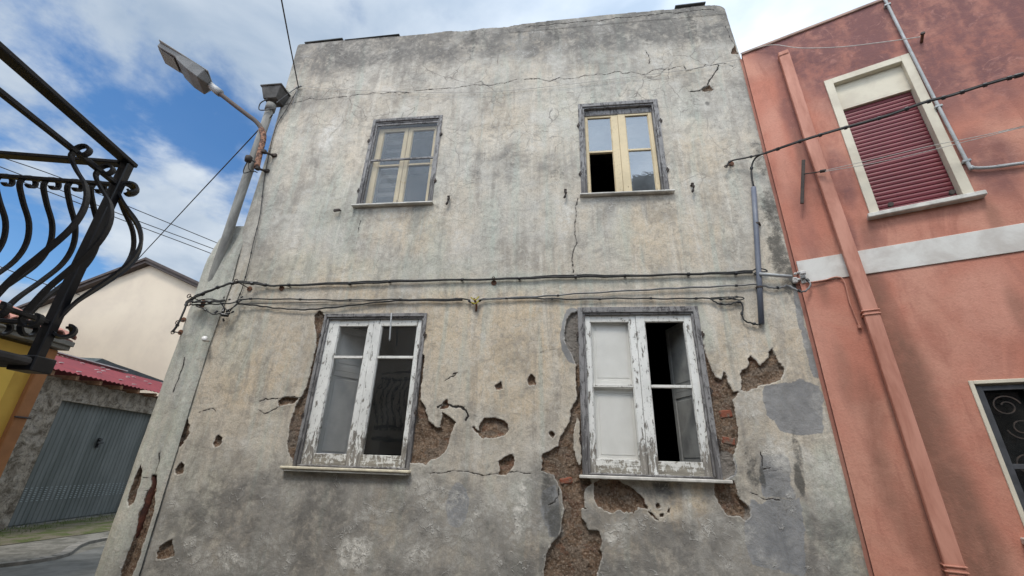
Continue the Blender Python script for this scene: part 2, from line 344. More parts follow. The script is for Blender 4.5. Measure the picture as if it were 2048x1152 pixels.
M['conduit'] = simple('blue_grey_conduit', (0.115, 0.13, 0.17), (0.17, 0.18, 0.21), 5, .5, .4, bump=.15)
M['galv'] = simple('galvanised_pipe', (0.42, 0.43, 0.43), (0.30, 0.31, 0.31), 6, .5, .45, bump=0)
M['string'] = simple('pale_line', (0.55, 0.52, 0.48), (0.40, 0.38, 0.35), 20, .7)
M['asb'] = simple('cement_pipe', (0.30, 0.295, 0.27), (0.17, 0.165, 0.155), 5, .9, .15, sc3=(2, 2, .4))
M['lampgrey'] = simple('lamp_casing', (0.20, 0.205, 0.205), (0.15, 0.155, 0.155), 2, .6, .35, bump=0)
M['lamplid'] = simple('lamp_lid', (0.36, 0.37, 0.36), (0.28, 0.29, 0.28), 2, .55, .35, bump=0)
M['lampglass'] = simple('lamp_cover_glass', (0.14, 0.13, 0.12), (0.10, 0.095, 0.09), 6, .3, .5)
M['pinkpipe'] = simple('pink_painted_pipe', (0.56, 0.27, 0.20), (0.40, 0.17, 0.12), 4, .7, .25, sc3=(1.5, 1.5, .35))
M['band'] = simple('off_white_band', (0.66, 0.64, 0.60), (0.50, 0.46, 0.42), 3.5, .85)
M['creamframe'] = simple('cream_surround', (0.66, 0.60, 0.48), (0.56, 0.50, 0.40), 4, .75)
M['roller'] = simple('red_roller_slats', (0.185, 0.033, 0.042), (0.145, 0.026, 0.034), 4, .5, .35, bump=.1)
M['yellow'] = simple('yellow_render', (0.66, 0.41, 0.085), (0.56, 0.34, 0.07), 2, .9)
M['yellow2'] = simple('bright_yellow_render', (0.80, 0.52, 0.10), (0.70, 0.45, 0.09), 2, .9)
M['brown'] = simple('brown_pilaster', (0.42, 0.19, 0.08), (0.33, 0.15, 0.065), 3, .85)
M['tile'] = simple('clay_tile', (0.50, 0.24, 0.19), (0.34, 0.17, 0.14), 5, .85)
M['concrete'] = simple('old_concrete', (0.30, 0.28, 0.25), (0.17, 0.165, 0.15), 5, .95, .1, bump=.6)
M['cream'] = simple('cream_render', (0.62, 0.53, 0.42), (0.55, 0.465, 0.375), .5, .9)
M['verge'] = simple('dark_roof_verge', (0.085, 0.065, 0.06), (0.06, 0.048, 0.045), 5, .7)
M['redroof'] = simple('red_corrugated_sheet', (0.23, 0.042, 0.048), (0.17, 0.035, 0.042), 2.5, .6, .3)
M['whiteflash'] = simple('pale_flashing', (0.62, 0.6, 0.58), (0.42, 0.40, 0.38), 5, .7)
M['doorgrey'] = simple('grey_green_door', (0.15, 0.16, 0.155), (0.095, 0.105, 0.10), 1.6, .6, .3, sc3=(1.5, 1.5, .35), bump=.1)
M['timber'] = simple('rafter_timber', (0.28, 0.15, 0.085), (0.16, 0.09, 0.05), 9, .85)
M['tarp'] = simple('dark_sheeting', (0.05, 0.065, 0.065), (0.09, 0.10, 0.10), 5, .7)
M['slate'] = simple('thin_dark_sheet', (0.06, 0.07, 0.075), (0.11, 0.12, 0.12), 8, .8)
M['brick'] = simple('old_red_brick', (0.27, 0.095, 0.06), (0.20, 0.15, 0.115), 16, .95, .1, bump=1.0, bd=.01, lo=.45, hi=.6)
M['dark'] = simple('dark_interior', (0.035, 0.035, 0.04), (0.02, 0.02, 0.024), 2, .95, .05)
M['ceramic'] = simple('white_ceramic', (0.75, 0.73, 0.70), (0.62, 0.6, 0.57), 10, .3, .5)
M['black'] = simple('black_plastic', (0.012, 0.012, 0.013), (0.02, 0.02, 0.022), 10, .4, .5)

def rubble_material():
    m = Mat('rubble_wall', .95, .1); v = m.vor(4.5, 'F1', m.warp(.3, 3)); n = m.noise(5, 8, .75, .6); g = m.noise(2, 4)
    c = m.mix(m.step(n, .35, .65), (0.10, 0.08, 0.06), (0.38, 0.33, 0.27)); c = m.mix(m.step(v, .15, .6, .5, 0), c, (0.40, 0.36, 0.31))
    c = m.mix(m.step(m.noise(20, 4, .7), .55, .68, 0, .7), c, (0.04, 0.035, 0.03)); m.color(c); m.bump(m.math('ADD', n, v), .9, .05); return m.m
M['rubble'] = rubble_material()
def ground_material():
    m = Mat('worn_street', .95, .15); n = m.noise(2.6, 8, .7, .6); f = m.noise(28, 4, .7)
    c = m.mix(m.step(n, .38, .62), (0.13, 0.125, 0.105), (0.25, 0.235, 0.205)); c = m.mix(m.step(f, .4, .7, 0, .5), c, (0.10, 0.095, 0.085)); m.color(c); m.bump(m.math('ADD', n, m.math('MULTIPLY', f, .3)), .5, .02); return m.m
M['ground'] = ground_material()
def moss_material():
    m = Mat('mossy_earth', .98, .1); n = m.noise(2.2, 8, .7, .5); f = m.noise(30, 5, .75)
    c = m.mix(m.step(n, .42, .60), (0.19, 0.165, 0.125), (0.10, 0.12, 0.045)); c = m.mix(m.step(f, .45, .7, 0, .6), c, (0.07, 0.075, 0.035)); m.color(c); m.bump(f, .8, .03); return m.m
M['moss'] = moss_material()
M['asphalt'] = simple('grey_asphalt', (0.20, 0.198, 0.185), (0.115, 0.115, 0.105), 2.2, .9, .2, bump=.8)

def glass_material(name, refl, dirt, dirtcol, tint=(0.97, 0.97, 0.965)):
    m = bpy.data.materials.new(name); m.use_nodes = True; t = m.node_tree; t.nodes.clear(); N = t.nodes.new
    o = N('ShaderNodeOutputMaterial'); tr = N('ShaderNodeBsdfTransparent'); tr.inputs[0].default_value = tint+(1,)
    gl = N('ShaderNodeBsdfGlossy'); gl.inputs['Roughness'].default_value = .02; gl.inputs[0].default_value = (.95, .97, 1, 1)
    tcn = N('ShaderNodeTexCoord'); no = N('ShaderNodeTexNoise'); no.inputs['Scale'].default_value = 3.5; no.inputs['Detail'].default_value = 6; t.links.new(tcn.outputs['Object'], no.inputs['Vector'])
    bp = N('ShaderNodeBump'); bp.inputs['Strength'].default_value = .08; bp.inputs['Distance'].default_value = .02; t.links.new(no.outputs[0], bp.inputs['Height']); t.links.new(bp.outputs[0], gl.inputs['Normal'])
    fr = N('ShaderNodeFresnel'); fr.inputs[0].default_value = 1.5
    ad = N('ShaderNodeMath'); ad.operation = 'ADD'; ad.use_clamp = True; ad.inputs[1].default_value = refl; t.links.new(fr.outputs[0], ad.inputs[0])
    geo = N('ShaderNodeNewGeometry'); fb = N('ShaderNodeMath'); fb.operation = 'SUBTRACT'; fb.inputs[0].default_value = 1.0; t.links.new(geo.outputs['Backfacing'], fb.inputs[1])
    fm = N('ShaderNodeMath'); fm.operation = 'MULTIPLY'; t.links.new(ad.outputs[0], fm.inputs[0]); t.links.new(fb.outputs[0], fm.inputs[1])
    m1 = N('ShaderNodeMixShader'); t.links.new(fm.outputs[0], m1.inputs[0]); t.links.new(tr.outputs[0], m1.inputs[1]); t.links.new(gl.outputs[0], m1.inputs[2])
    df = N('ShaderNodeBsdfDiffuse'); df.inputs[0].default_value = dirtcol+(1,)
    mr_ = N('ShaderNodeMapRange'); mr_.inputs[1].default_value = .35; mr_.inputs[2].default_value = .7; mr_.inputs[3].default_value = dirt*.55; mr_.inputs[4].default_value = dirt*1.3; t.links.new(no.outputs[0], mr_.inputs[0])
    m2 = N('ShaderNodeMixShader'); t.links.new(mr_.outputs[0], m2.inputs[0]); t.links.new(m1.outputs[0], m2.inputs[1]); t.links.new(df.outputs[0], m2.inputs[2]); t.links.new(m2.outputs[0], o.inputs[0]); return m
M['glass_clean'] = glass_material('thin_old_glass', .035, .02, (.4, .42, .42))
M['glass_dusty'] = glass_material('dusty_glass', .0, .07, (.14, .14, .135))
M['glass_sky'] = glass_material('hazy_bright_glass', .20, .14, (.45, .50, .53))

# ------------------------------------------------------------ numpy noise and distance fields
_L = [rng.random((257, 257)) for _ in range(6)]
def vnoise(x, y, k=0):
    xi = np.floor(x).astype(int); yi = np.floor(y).astype(int); fx = x-xi; fy = y-yi
    fx = fx*fx*(3-2*fx); fy = fy*fy*(3-2*fy); T = _L[k % 6]; a, b, c, d = T[xi % 256, yi % 256], T[(xi+1) % 256, yi % 256], T[xi % 256, (yi+1) % 256], T[(xi+1) % 256, (yi+1) % 256]
    return (a*(1-fx)+b*fx)*(1-fy)+(c*(1-fx)+d*fx)*fy
def fbm(x, y, s=1.0, o=5, k=0, r=0.55):
    t = 0; a = 1; n = 0; 
    for i in range(o):
        t = t+a*vnoise(x*s+17.3*i, y*s+9.1*i, k+i); n += a; a *= r; s *= 2.03
    return t/n
def seg_dist(X, Z, a, b):
    ax, az = a; bx, bz = b; dx, dz = bx-ax, bz-az; L = dx*dx+dz*dz+1e-12
    t = np.clip(((X-ax)*dx+(Z-az)*dz)/L, 0, 1); return np.hypot(X-ax-t*dx, Z-az-t*dz)
def poly_sd(X, Z, poly):      # positive inside
    d = np.full(X.shape, 9.0); ins = np.zeros(X.shape, bool); n = len(poly)
    for i in range(n):
        a, b = poly[i], poly[(i+1) % n]; d = np.minimum(d, seg_dist(X, Z, a, b))
        c = ((a[1] > Z) != (b[1] > Z)) & (X < (b[0]-a[0])*(Z-a[1])/((b[1]-a[1])+1e-12)+a[0]); ins ^= c
    return np.where(ins, d, -d)
def union_poly(X, Z, field, poly, mg=0.16):
    P = np.array(poly); m = (X > P[:, 0].min()-mg) & (X < P[:, 0].max()+mg) & (Z > P[:, 1].min()-mg) & (Z < P[:, 1].max()+mg)
    if m.any(): field[m] = np.maximum(field[m], poly_sd(X[m], Z[m], poly))
def union_line(X, Z, field, pts, wid=0.0, mg=0.08):     # wid: half width in metres; 0.001 marks a hairline
    P = np.array(pts); m = (X > P[:, 0].min()-mg) & (X < P[:, 0].max()+mg) & (Z > P[:, 1].min()-mg) & (Z < P[:, 1].max()+mg)
    if not m.any(): return
    d = np.full(m.sum(), 9.0)
    for a, b in zip(pts[:-1], pts[1:]): d = np.minimum(d, seg_dist(X[m], Z[m], a, b))
    field[m] = np.minimum(field[m], np.maximum(d-wid, 0)+(0.0045 if wid < .0015 else (0.0022 if wid < .0035 else 0)))
def blob(X, Z, f, c, rx, rz, amp, warp, soft=0.9):
    m = (abs(X-c[0]) < rx*2) & (abs(Z-c[1]) < rz*2)
    if not m.any(): return
    d = np.hypot((X[m]-c[0])/rx, (Z[m]-c[1])/rz)+warp[m]
    t = np.clip((1.25-d)/soft, 0, 1); f[m] = np.maximum(f[m], amp*t*t*(3-2*t))
def AX(x, y): P = A(x, y); return (float(P[0]), float(P[2]))
def blobs(X, Z, f, lst, warp, mapper=AX, soft=0.9):
    for px, py, rx, ry, amp in lst:
        c = mapper(px, py); l = mapper(px-rx, py); r = mapper(px+rx, py); t = mapper(px, py-ry); b = mapper(px, py+ry)
        blob(X, Z, f, c, abs(r[0]-l[0])/2, abs(t[1]-b[1])/2, amp, warp, soft)

def grid_mesh(name, X, Y, Z, keep, mat, attrs, parent, smooth=True):
    h, wd = X.shape; org = ORG[parent.name]
    V = np.stack([X-org[0], Y-org[1], Z-org[2]], -1).reshape(-1, 3)
    idx = np.arange(h*wd).reshape(h, wd); Q = np.stack([idx[:-1, :-1], idx[:-1, 1:], idx[1:, 1:], idx[1:, :-1]], -1)[keep]
    used = np.zeros(h*wd, bool); used[Q.ravel()] = True; rem = np.cumsum(used)-1; Q = rem[Q]; V = V[used]
    me = bpy.data.meshes.new(name); me.vertices.add(len(V)); me.vertices.foreach_set('co', V.astype(np.float32).ravel())
    me.loops.add(Q.size); me.loops.foreach_set('vertex_index', Q.astype(np.int32).ravel())
    me.polygons.add(len(Q)); me.polygons.foreach_set('loop_start', np.arange(0, Q.size, 4, dtype=np.int32))
    me.update(calc_edges=True)
    if smooth: me.polygons.foreach_set('use_smooth', np.ones(len(Q), bool))
    for k, v in attrs.items():
        if v.ndim == 2:
            a = me.attributes.new(k, 'FLOAT', 'POINT'); a.data.foreach_set('value', v.reshape(-1)[used].astype(np.float32))
        else:
            a = me.attributes.new(k, 'FLOAT_COLOR', 'POINT'); c = np.concatenate([v.reshape(-1, 3)[used], np.ones((used.sum(), 1))], 1); a.data.foreach_set('color', c.astype(np.float32).ravel())
    me.materials.append(mat); me.update(); me.validate()
    o = bpy.data.objects.new(name, me); col.objects.link(o); o.parent = parent; ORG[o.name] = org; return o

# ============================================================ GROUND
def sheet(name, poly, z, mat, th=None):
    mb = MB(); mb.add([(x, y, z) for x, y in poly], [tuple(range(len(poly)))]); o = mb.build(name, mat); return tag(o, kind='structure')
sheet('ground', [(-400, -400), (400, -400), (400, 400), (-400, 400)], 0.0, M['ground'])
def gpt(x, y, z=0.0):
    d = ray(x, y); P = CAM+d*((z-CAM[2])/d[2]); return (P[0], P[1])
k1, k2, k3 = gpt(-60, 1143), gpt(120, 1118), gpt(260, 1076)
g_front = lambda y, off: (-12.038-0.2053*(y-4.979)+off, y)
road = sheet('road', [k1, k2, k3, (-4.6, 9.0), (-4.2, .5), (-2, -8), (-9, -12)], 0.004, M['asphalt'])
kb = MB(); pts = [np.array([*k1, 0]), np.array([*k2, 0]), np.array([*k3, 0]), np.array([-5.2, 8.6, 0]), ]
sm = spline(pts, 6)
for a, b in zip(sm[:-1], sm[1:]):
    t = (b-a)/np.linalg.norm(b-a); n = np.array([-t[1], t[0], 0]); kb.hexa([a, b, b+n*.14, a+n*.14, a+(0, 0, .05), b+(0, 0, .05), b+n*.14+(0, 0, .05), a+n*.14+(0, 0, .05)])
tag(kb.build('kerb', M['concrete']), kind='structure')
sheet('garage_verge', [g_front(2.0, .15), g_front(12.5, .15), g_front(12.5, 3.6), g_front(9.5, 3.3), g_front(7.5, 2.7), g_front(5.5, 2.2), g_front(2, 1.4)], 0.008, M['moss'])

# ============================================================ THE WEATHERED HOUSE
house = empty('plaster_house', (-0.8, 0.0, 0.0), 'two storey house of cracked grey beige plaster with four old wooden windows', 'house')
WIN = {'a': (-2.54, -1.56, 4.52, 5.93), 'b': (0.24, 1.24, 4.54, 5.96), 'c': (-2.64, -1.46, 1.53, 3.10), 'd': (0.155, 1.355, 1.545, 3.145)}
STEP = 0.0085
def lines(lo, hi, marks):
    m = sorted(set([lo, hi]+[k for k in marks if lo < k < hi])); o = []
    for a, b in zip(m[:-1], m[1:]):
        n = max(1, round((b-a)/STEP)); o += list(a+(b-a)*np.arange(n)/n)
    return np.array(o+[hi])
S0, S1, ZT = -3.95, 2.30, 7.72
gs = lines(S0-0.16, S1+0.14, [v for q in WIN.values() for v in q[:2]]+[S0, S1]); gz = lines(0.0, ZT, [v for q in WIN.values() for v in q[2:]])
S, Z = np.meshgrid(gs, gz)
X = S.copy(); Yb = np.zeros_like(S); rL, rR = 0.10, 0.09
m = S < S0; t = np.clip((S0-S)/rL, 0, 1.57); X = np.where(m, S0-rL*np.sin(t), X); Yb = np.where(m, rL*(1-np.cos(t)), Yb)
m = S > S1; t = np.clip((S-S1)/rR, 0, 1.57); X = np.where(m, S1+rR*np.sin(t), X); Yb = np.where(m, rR*(1-np.cos(t)), Yb)
X = X-np.clip((Z-5.4)/2.2, 0, 1)*0.07*np.clip((-3.2-X)/0.6, 0, 1)
X = X-0.05*np.clip((Z-6.6)/1.0, 0, 1)*np.clip((X-1.8)/0.4, 0, 1)
top = 7.61+0.02*(fbm(X*1.5, X*0+3.3, 2.2, 4, 1)-.5)*2
px_top = {-3.95: 7.60, -3.3: 7.60, -2.0: 7.58, -1.6: 7.60, -1.45: 7.57, -1.1: 7.585, -0.75: 7.56, -0.5: 7.60, 0.1: 7.62, 1.0: 7.63, 1.7: 7.63, 2.05: 7.65, 2.2: 7.63, 2.36: 7.55}
top = np.interp(X, list(px_top), list(px_top.values()))+0.018*(fbm(X, X*0, 9, 3, 2)-.5)*np.clip(1-abs(X+0.9)/1.3, 0.12, 1)*2
# --- peeled areas (traced outlines)
PEEL = [
 [(639, 622), (631, 632), (629, 648), (634, 668), (630, 695), (618, 755), (608, 780), (599, 797), (588, 815), (580, 841), (577, 865), (576, 890), (580, 910), (592, 930), (640, 934), (660, 640)],
 [(835, 700), (848, 712), (848, 735), (843, 770), (839, 801), (850, 814), (857, 841), (868, 850), (880, 857), (884, 838), (883, 824), (893, 832), (906, 840), (911, 848), (903, 861), (898, 880), (890, 904), (875, 914), (862, 921), (850, 931), (838, 925), (820, 925), (820, 740)],
 [(962, 848), (970, 838), (991, 837), (1006, 843), (1015, 851), (1018, 862), (1010, 873), (990, 876), (963, 874), (952, 862), (944, 853), (948, 851), (958, 861)],
 [(1023, 907), (1029, 922), (1026, 935), (1014, 948), (996, 949), (999, 935), (997, 922), (1008, 914)],
 [(1104, 861), (1110, 868), (1106, 879), (1099, 873), (1098, 866)],
 [(1063, 746), (1072, 756), (1071, 768), (1058, 770), (1055, 757)],
 [(1153, 622), (1140, 628), (1133, 640), (1129, 682), (1142, 708), (1152, 728), (1152, 760), (1153, 800), (1143, 820), (1138, 838), (1128, 858), (1119, 872), (1115, 895), (1098, 902), (1081, 910), (1083, 925), (1081, 940), (1107, 951), (1122, 978), (1126, 1012), (1122, 1065), (1103, 1088), (1092, 1114), (1086, 1160), (1190, 1160), (1204, 1114), (1202, 1080), (1196, 1055), (1187, 1035), (1174, 1020), (1168, 1012), (1166, 990), (1170, 978), (1184, 968), (1175, 950), (1175, 620)],
 [(1187, 968), (1200, 960), (1236, 958), (1266, 974), (1276, 985), (1289, 997), (1291, 1008), (1300, 1022), (1319, 1044), (1304, 1036), (1290, 1020), (1278, 1016), (1270, 1037), (1262, 1030), (1250, 1036), (1236, 1029), (1222, 1030), (1206, 1025), (1198, 1012), (1191, 1001), (1186, 985)],
 [(1310, 1008), (1318, 1006), (1322, 1014), (1313, 1018)], [(1318, 1028), (1325, 1026), (1324, 1036), (1317, 1034)], [(1334, 1012), (1338, 1024), (1331, 1022)], [(1300, 1012), (1306, 1020), (1302, 1030), (1297, 1020)],
 [(1427, 960), (1470, 960), (1472, 985), (1477, 999), (1490, 1008), (1501, 1020), (1499, 1032), (1489, 1041), (1477, 1031), (1464, 1032), (1452, 1030), (1444, 1015), (1437, 1005), (1429, 990)],
 [(1405, 690), (1424, 745), (1430, 757), (1441, 762), (1447, 742), (1456, 765), (1468, 785), (1474, 784), (1497, 780), (1520, 772), (1537, 766), (1562, 755), (1568, 735), (1556, 722), (1551, 706), (1545, 697), (1540, 706), (1538, 716), (1523, 733), (1514, 722), (1504, 710), (1498, 716), (1499, 733), (1478, 745), (1482, 760), (1484, 778), (1472, 796), (1466, 800), (1470, 830), (1477, 862), (1475, 890), (1466, 912), (1470, 950), (1440, 960), (1390, 700)],
 [(372, 833), (380, 848), (378, 870), (362, 897), (357, 885), (366, 850)],
 [(436, 869), (446, 874), (444, 888), (430, 897), (425, 888)],
 [(364, 923), (371, 930), (368, 945), (355, 949), (351, 938)],
 [(346, 1076), (348, 1098), (350, 1108), (335, 1119), (315, 1120), (314, 1105), (322, 1092)],
 [(553, 803), (566, 795), (584, 794), (596, 799), (585, 808), (570, 810), (556, 812)],
 [(1470, 88), (1478, 107), (1463, 108), (1464, 98)],
 [(1420, 168), (1428, 180), (1412, 184), (1402, 180)],
 [(1004, 765), (1008, 778), (992, 780), (990, 772)],
 [(886, 804), (894, 796), (897, 815), (880, 820)],
]
JP = [[AX(*q) for q in p] for p in PEEL]
WX = X+0.022*(fbm(X, Z, 7, 4, 1)-.5)*2; WZ = Z+0.022*(fbm(X, Z, 7, 4, 3)-.5)*2
WX = WX+0.013*(fbm(X, Z, 30, 4, 2, .7)-.5)*2; WZ = WZ+0.013*(fbm(X, Z, 30, 4, 4, .7)-.5)*2
peel = np.full(X.shape, -0.15)
for p in JP: union_poly(WX, WZ, peel, p)
rag = (fbm(X, Z, 3.5, 5, 5)-.5)
# remnants of plaster left inside the area under the lower right window
P_ = AX(1290, 1000); under = (abs(X-P_[0]) < .55) & (abs(Z-P_[1]) < .25)
peel = np.where(under, peel-np.clip(rag*1.3-.03, 0, 1)*0.4, peel)
for c in [(1156, 880, 9, 48)]:
    ctr = AX(c[0], c[1]); e = AX(c[0]+c[2], c[1]+c[3]); q = 1-np.hypot((WX-ctr[0])/abs(e[0]-ctr[0]), (WZ-ctr[1])/abs(e[1]-ctr[1])); peel = np.where(q > -.3, np.minimum(peel, -q*0.05), peel)
# --- cracks
CR = [
 ([(560, 216), (572, 208), (600, 203), (620, 196), (632, 199), (690, 194), (740, 187), (752, 186), (765, 188), (780, 185), (800, 183), (820, 184)], .004),
 ([(790, 184), (797, 190), (806, 186), (822, 184)], .003),
 ([(830, 180), (880, 178), (912, 176), (945, 169), (965, 170), (977, 172), (995, 167), (1010, 166), (1035, 158)], .003),
 ([(1050, 158), (1079, 157), (1092, 161), (1103, 163), (1112, 157), (1120, 155), (1128, 159), (1151, 157), (1165, 153), (1180, 151), (1200, 149), (1213, 150), (1227, 145), (1238, 144), (1245, 148), (1262, 145), (1284, 149), (1295, 149), (1303, 143), (1323, 137), (1335, 140), (1349, 135), (1362, 134)], .004),
 ([(1368, 133), (1375, 142), (1390, 137), (1407, 133), (1410, 129), (1420, 131), (1435, 128), (1448, 127), (1467, 133)], .005),
 ([(1050, 55), (1100, 50), (1140, 46), (1172, 44), (1184, 41), (1196, 44), (1220, 39), (1240, 37), (1262, 36), (1275, 33), (1295, 32), (1330, 27), (1350, 27), (1390, 21), (1405, 19), (1416, 18), (1430, 19)], .006),
 ([(1436, 130), (1434, 140), (1424, 150), (1419, 160), (1416, 170), (1400, 182), (1382, 183)], .007),
 ([(1452, 52), (1457, 62), (1459, 75), (1466, 84), (1470, 93)], .004),
 ([(1157, 397), (1154, 412), (1150, 430), (1151, 450), (1150, 470), (1154, 488), (1146, 505), (1143, 520), (1145, 545)], .004),
 ([(520, 800), (545, 796), (560, 797), (580, 793), (600, 797)], .006),
 ([(876, 815), (890, 806), (908, 815), (925, 812), (930, 820), (936, 832), (930, 842)], .013),
 ([(905, 748), (915, 746), (890, 760)], .004), ([(1010, 655), (1004, 675), (1010, 690), (1018, 688)], .002),
 ([(860, 946), (900, 943), (960, 948), (1010, 945), (1060, 947)], .003), ([(1118, 975), (1116, 995), (1104, 1008), (1095, 1012)], .004),
 ([(560, 812), (530, 830), (518, 818)], .004), ([(720, 440), (716, 465)], .003), ([(400, 822), (425, 818), (430, 825)], .004),
 ([(985, 250), (1005, 268), (1000, 290), (1030, 305), (1060, 300)], .001), ([(890, 255), (930, 262), (960, 250), (985, 262)], .001),
 ([(870, 300), (905, 300), (940, 310), (980, 305)], .001), ([(640, 250), (670, 262), (690, 240), (730, 255)], .001), ([(670, 262), (655, 280), (665, 300)], .001),
 ([(900, 90), (895, 75), (905, 60)], .002), ([(985, 60), (1000, 100), (995, 130)], .001), ([(1180, 60), (1200, 90), (1215, 115)], .001),
 ([(1290, 100), (1300, 118), (1298, 128)], .003), ([(1235, 180), (1240, 195), (1255, 178), (1257, 195)], .001),
 ([(940, 830), (975, 836), (1000, 830), (1030, 826), (1060, 838)], .001), ([(1050, 700), (1080, 705), (1110, 700), (1140, 705)], .001),
 ([(1480, 935), (1520, 945), (1560, 938), (1600, 950)], .002), ([(1500, 985), (1530, 1000), (1560, 1000)], .005), ([(1520, 905), (1528, 940), (1540, 935)], .004),
]
crack = np.full(X.shape, 0.08)
for p, wd in CR: union_line(WX, WZ, crack, [AX(*q) for q in p], wd*.55 if wd > .0015 else wd)
# --- stain masks
warp = (fbm(X, Z, 2.3, 5, 0)-.5)*1.5+(fbm(X, Z, 11, 3, 2)-.5)*.5
dark = np.clip((1.62-Z)/.35+warp*1.5, 0, 1)*.80
dark = np.maximum(dark, np.clip((Z-6.72)/.35+warp*.8, 0, 1)*.85)
dark = np.maximum(dark, np.clip((fbm(X, Z, 1.1, 5, 3)-.5)*4, 0, 1)*.45)
blobs(X, Z, dark, [(1315, 982, 32, 26, 1.0), (1090, 1030, 34, 60, 1.0), (1550, 1060, 30, 50, .5), (640, 1040, 120, 110, .85), (760, 1010, 90, 90, .7), (470, 1010, 90, 90, .5), (430, 900, 50, 60, .35), (960, 1080, 100, 60, .6), (1010, 330, 50, 45, .6), (960, 330, 20, 40, .4), (880, 330, 30, 30, .25),
  (1510, 900, 50, 110, .45), (1200, 110, 120, 60, .5), (1400, 110, 70, 40, .5), (600, 200, 60, 60, .45), (1090, 1000, 40, 90, .9), (800, 430, 90, 14, .5), (1250, 405, 110, 10, .5), (1320, 425, 40, 25, .4), (1480, 560, 40, 60, .3), (1100, 330, 40, 30, .35), (830, 130, 40, 90, .4), (1220, 1110, 90, 50, .3), (530, 1060, 60, 60, .5), (1660, 1100, 40, 60, .3), (1500, 200, 30, 80, .4)], warp)
white = np.clip((1.75-Z)/.5, 0, 1)*np.clip((fbm(X, Z, 2.6, 5, 1)-.48)*3, 0, 1)*.75
white = np.maximum(white, np.clip((fbm(X, Z, 3.4, 5, 4)-.56)*6, 0, 1)*.5)
warp_w = warp*1.7
blobs(X, Z, white, [(1376, 1005, 7, 36, 1.3), (1042, 1030, 26, 90, 1), (1240, 1075, 50, 30, 1), (1120, 440, 16, 120, .7), (1060, 500, 16, 70, .5), (300, 1080, 20, 40, .5), (1130, 300, 20, 60, .4), (1400, 500, 18, 70, .5), (770, 500, 16, 60, .5), (700, 1110, 70, 50, 1), (900, 1010, 70, 50, .9), (850, 1110, 60, 40, .9), (460, 1130, 90, 30, .9), (1020, 1010, 60, 60, .8), (590, 950, 40, 20, .8), (1132, 440, 22, 50, 1), (915, 490, 60, 50, .6), (540, 870, 60, 50, .9), (560, 660, 40, 50, .3), (1560, 900, 50, 40, .7), (1290, 110, 80, 25, .8), (1050, 110, 80, 40, .6),
  (660, 270, 20, 40, .9), (1250, 1060, 60, 50, .7), (1650, 980, 50, 60, .7), (840, 970, 60, 30, .7), (1530, 600, 40, 60, .4), (960, 900, 60, 40, .7), (690, 550, 80, 12, .5), (1200, 500, 80, 60, .4), (1500, 800, 30, 60, .7)], warp_w, soft=1.3)
green = np.zeros_like(X)
blobs(X, Z, green, [(1665, 1030, 40, 130, 1.2), (1040, 1000, 30, 50, .8), (1615, 1040, 10, 40, 1.2), (870, 510, 26, 90, .7), (690, 470, 30, 100, .7), (1240, 480, 30, 90, .6), (980, 450, 22, 90, .6), (1090, 562, 260, 22, .8), (590, 545, 110, 50, .6), (1405, 670, 26, 90, .8), (480, 660, 40, 90, .6), (1670, 1000, 45, 130, .9), (520, 330, 40, 90, .5), (660, 420, 60, 60, .6), (1150, 220, 60, 60, .4), (800, 540, 200, 30, .5), (400, 980, 60, 120, .4), (1400, 560, 120, 22, .6), (1370, 210, 30, 60, .5), (790, 1000, 20, 60, .8)], warp)
warm = np.clip(1-abs(Z-2.75)/1.25, 0, 1)*.75
blobs(X, Z, warm, [(1350, 1015, 12, 55, 1.4), (1402, 1015, 16, 60, 1.4), (1715, 1120, 16, 50, 1.2), (780, 1030, 16, 60, 1.2), (900, 640, 340, 90, 1), (640, 560, 180, 60, .8), (520, 720, 100, 120, .9), (1300, 470, 140, 80, .7), (830, 470, 120, 60, .6), (1020, 740, 130, 130, .9), (1250, 1060, 70, 70, .8), (1400, 330, 60, 80, .6), (760, 1020, 30, 60, .7), (1000, 230, 50, 60, .4), (1540, 640, 60, 60, .6), (700, 350, 60, 100, .3), (1050, 1100, 60, 40, .7)], warp)
mould = np.clip((0.10-(2.34-X))/.12, 0, 1)*np.clip((Z-3.0)/.4, 0, 1)*.5
blobs(X, Z, mould, [(1524, 950, 7, 34, 1.0), (1600, 962, 11, 44, 1.2), (1100, 1020, 20, 50, .6), (1315, 975, 20, 12, .6), (1540, 420, 30, 70, .85), (1555, 500, 26, 60, .9), (1585, 560, 26, 34, 1.0), (1525, 330, 16, 50, .7), (1110, 1050, 18, 45, .95), (1095, 1000, 14, 60, .8), (595, 920, 18, 25, .6), (1015, 335, 20, 30, .5), (958, 345, 10, 20, .5), (1418, 178, 14, 12, .8), (1415, 206, 6, 6, .8), (1500, 930, 22, 50, .7), (1595, 900, 12, 60, .8), (1560, 990, 30, 50, .55), (680, 170, 30, 30, .45),
  (1145, 860, 20, 60, .3), (630, 190, 60, 14, .5), (905, 60, 30, 20, .4), (760, 55, 120, 14, .45), (750, 135, 60, 60, .35), (1115, 350, 25, 30, .55), (1030, 60, 40, 40, .4), (1335, 415, 30, 18, .45), (560, 990, 30, 14, .4), (600, 480, 10, 10, .2), (1480, 985, 20, 26, .4)], warp)
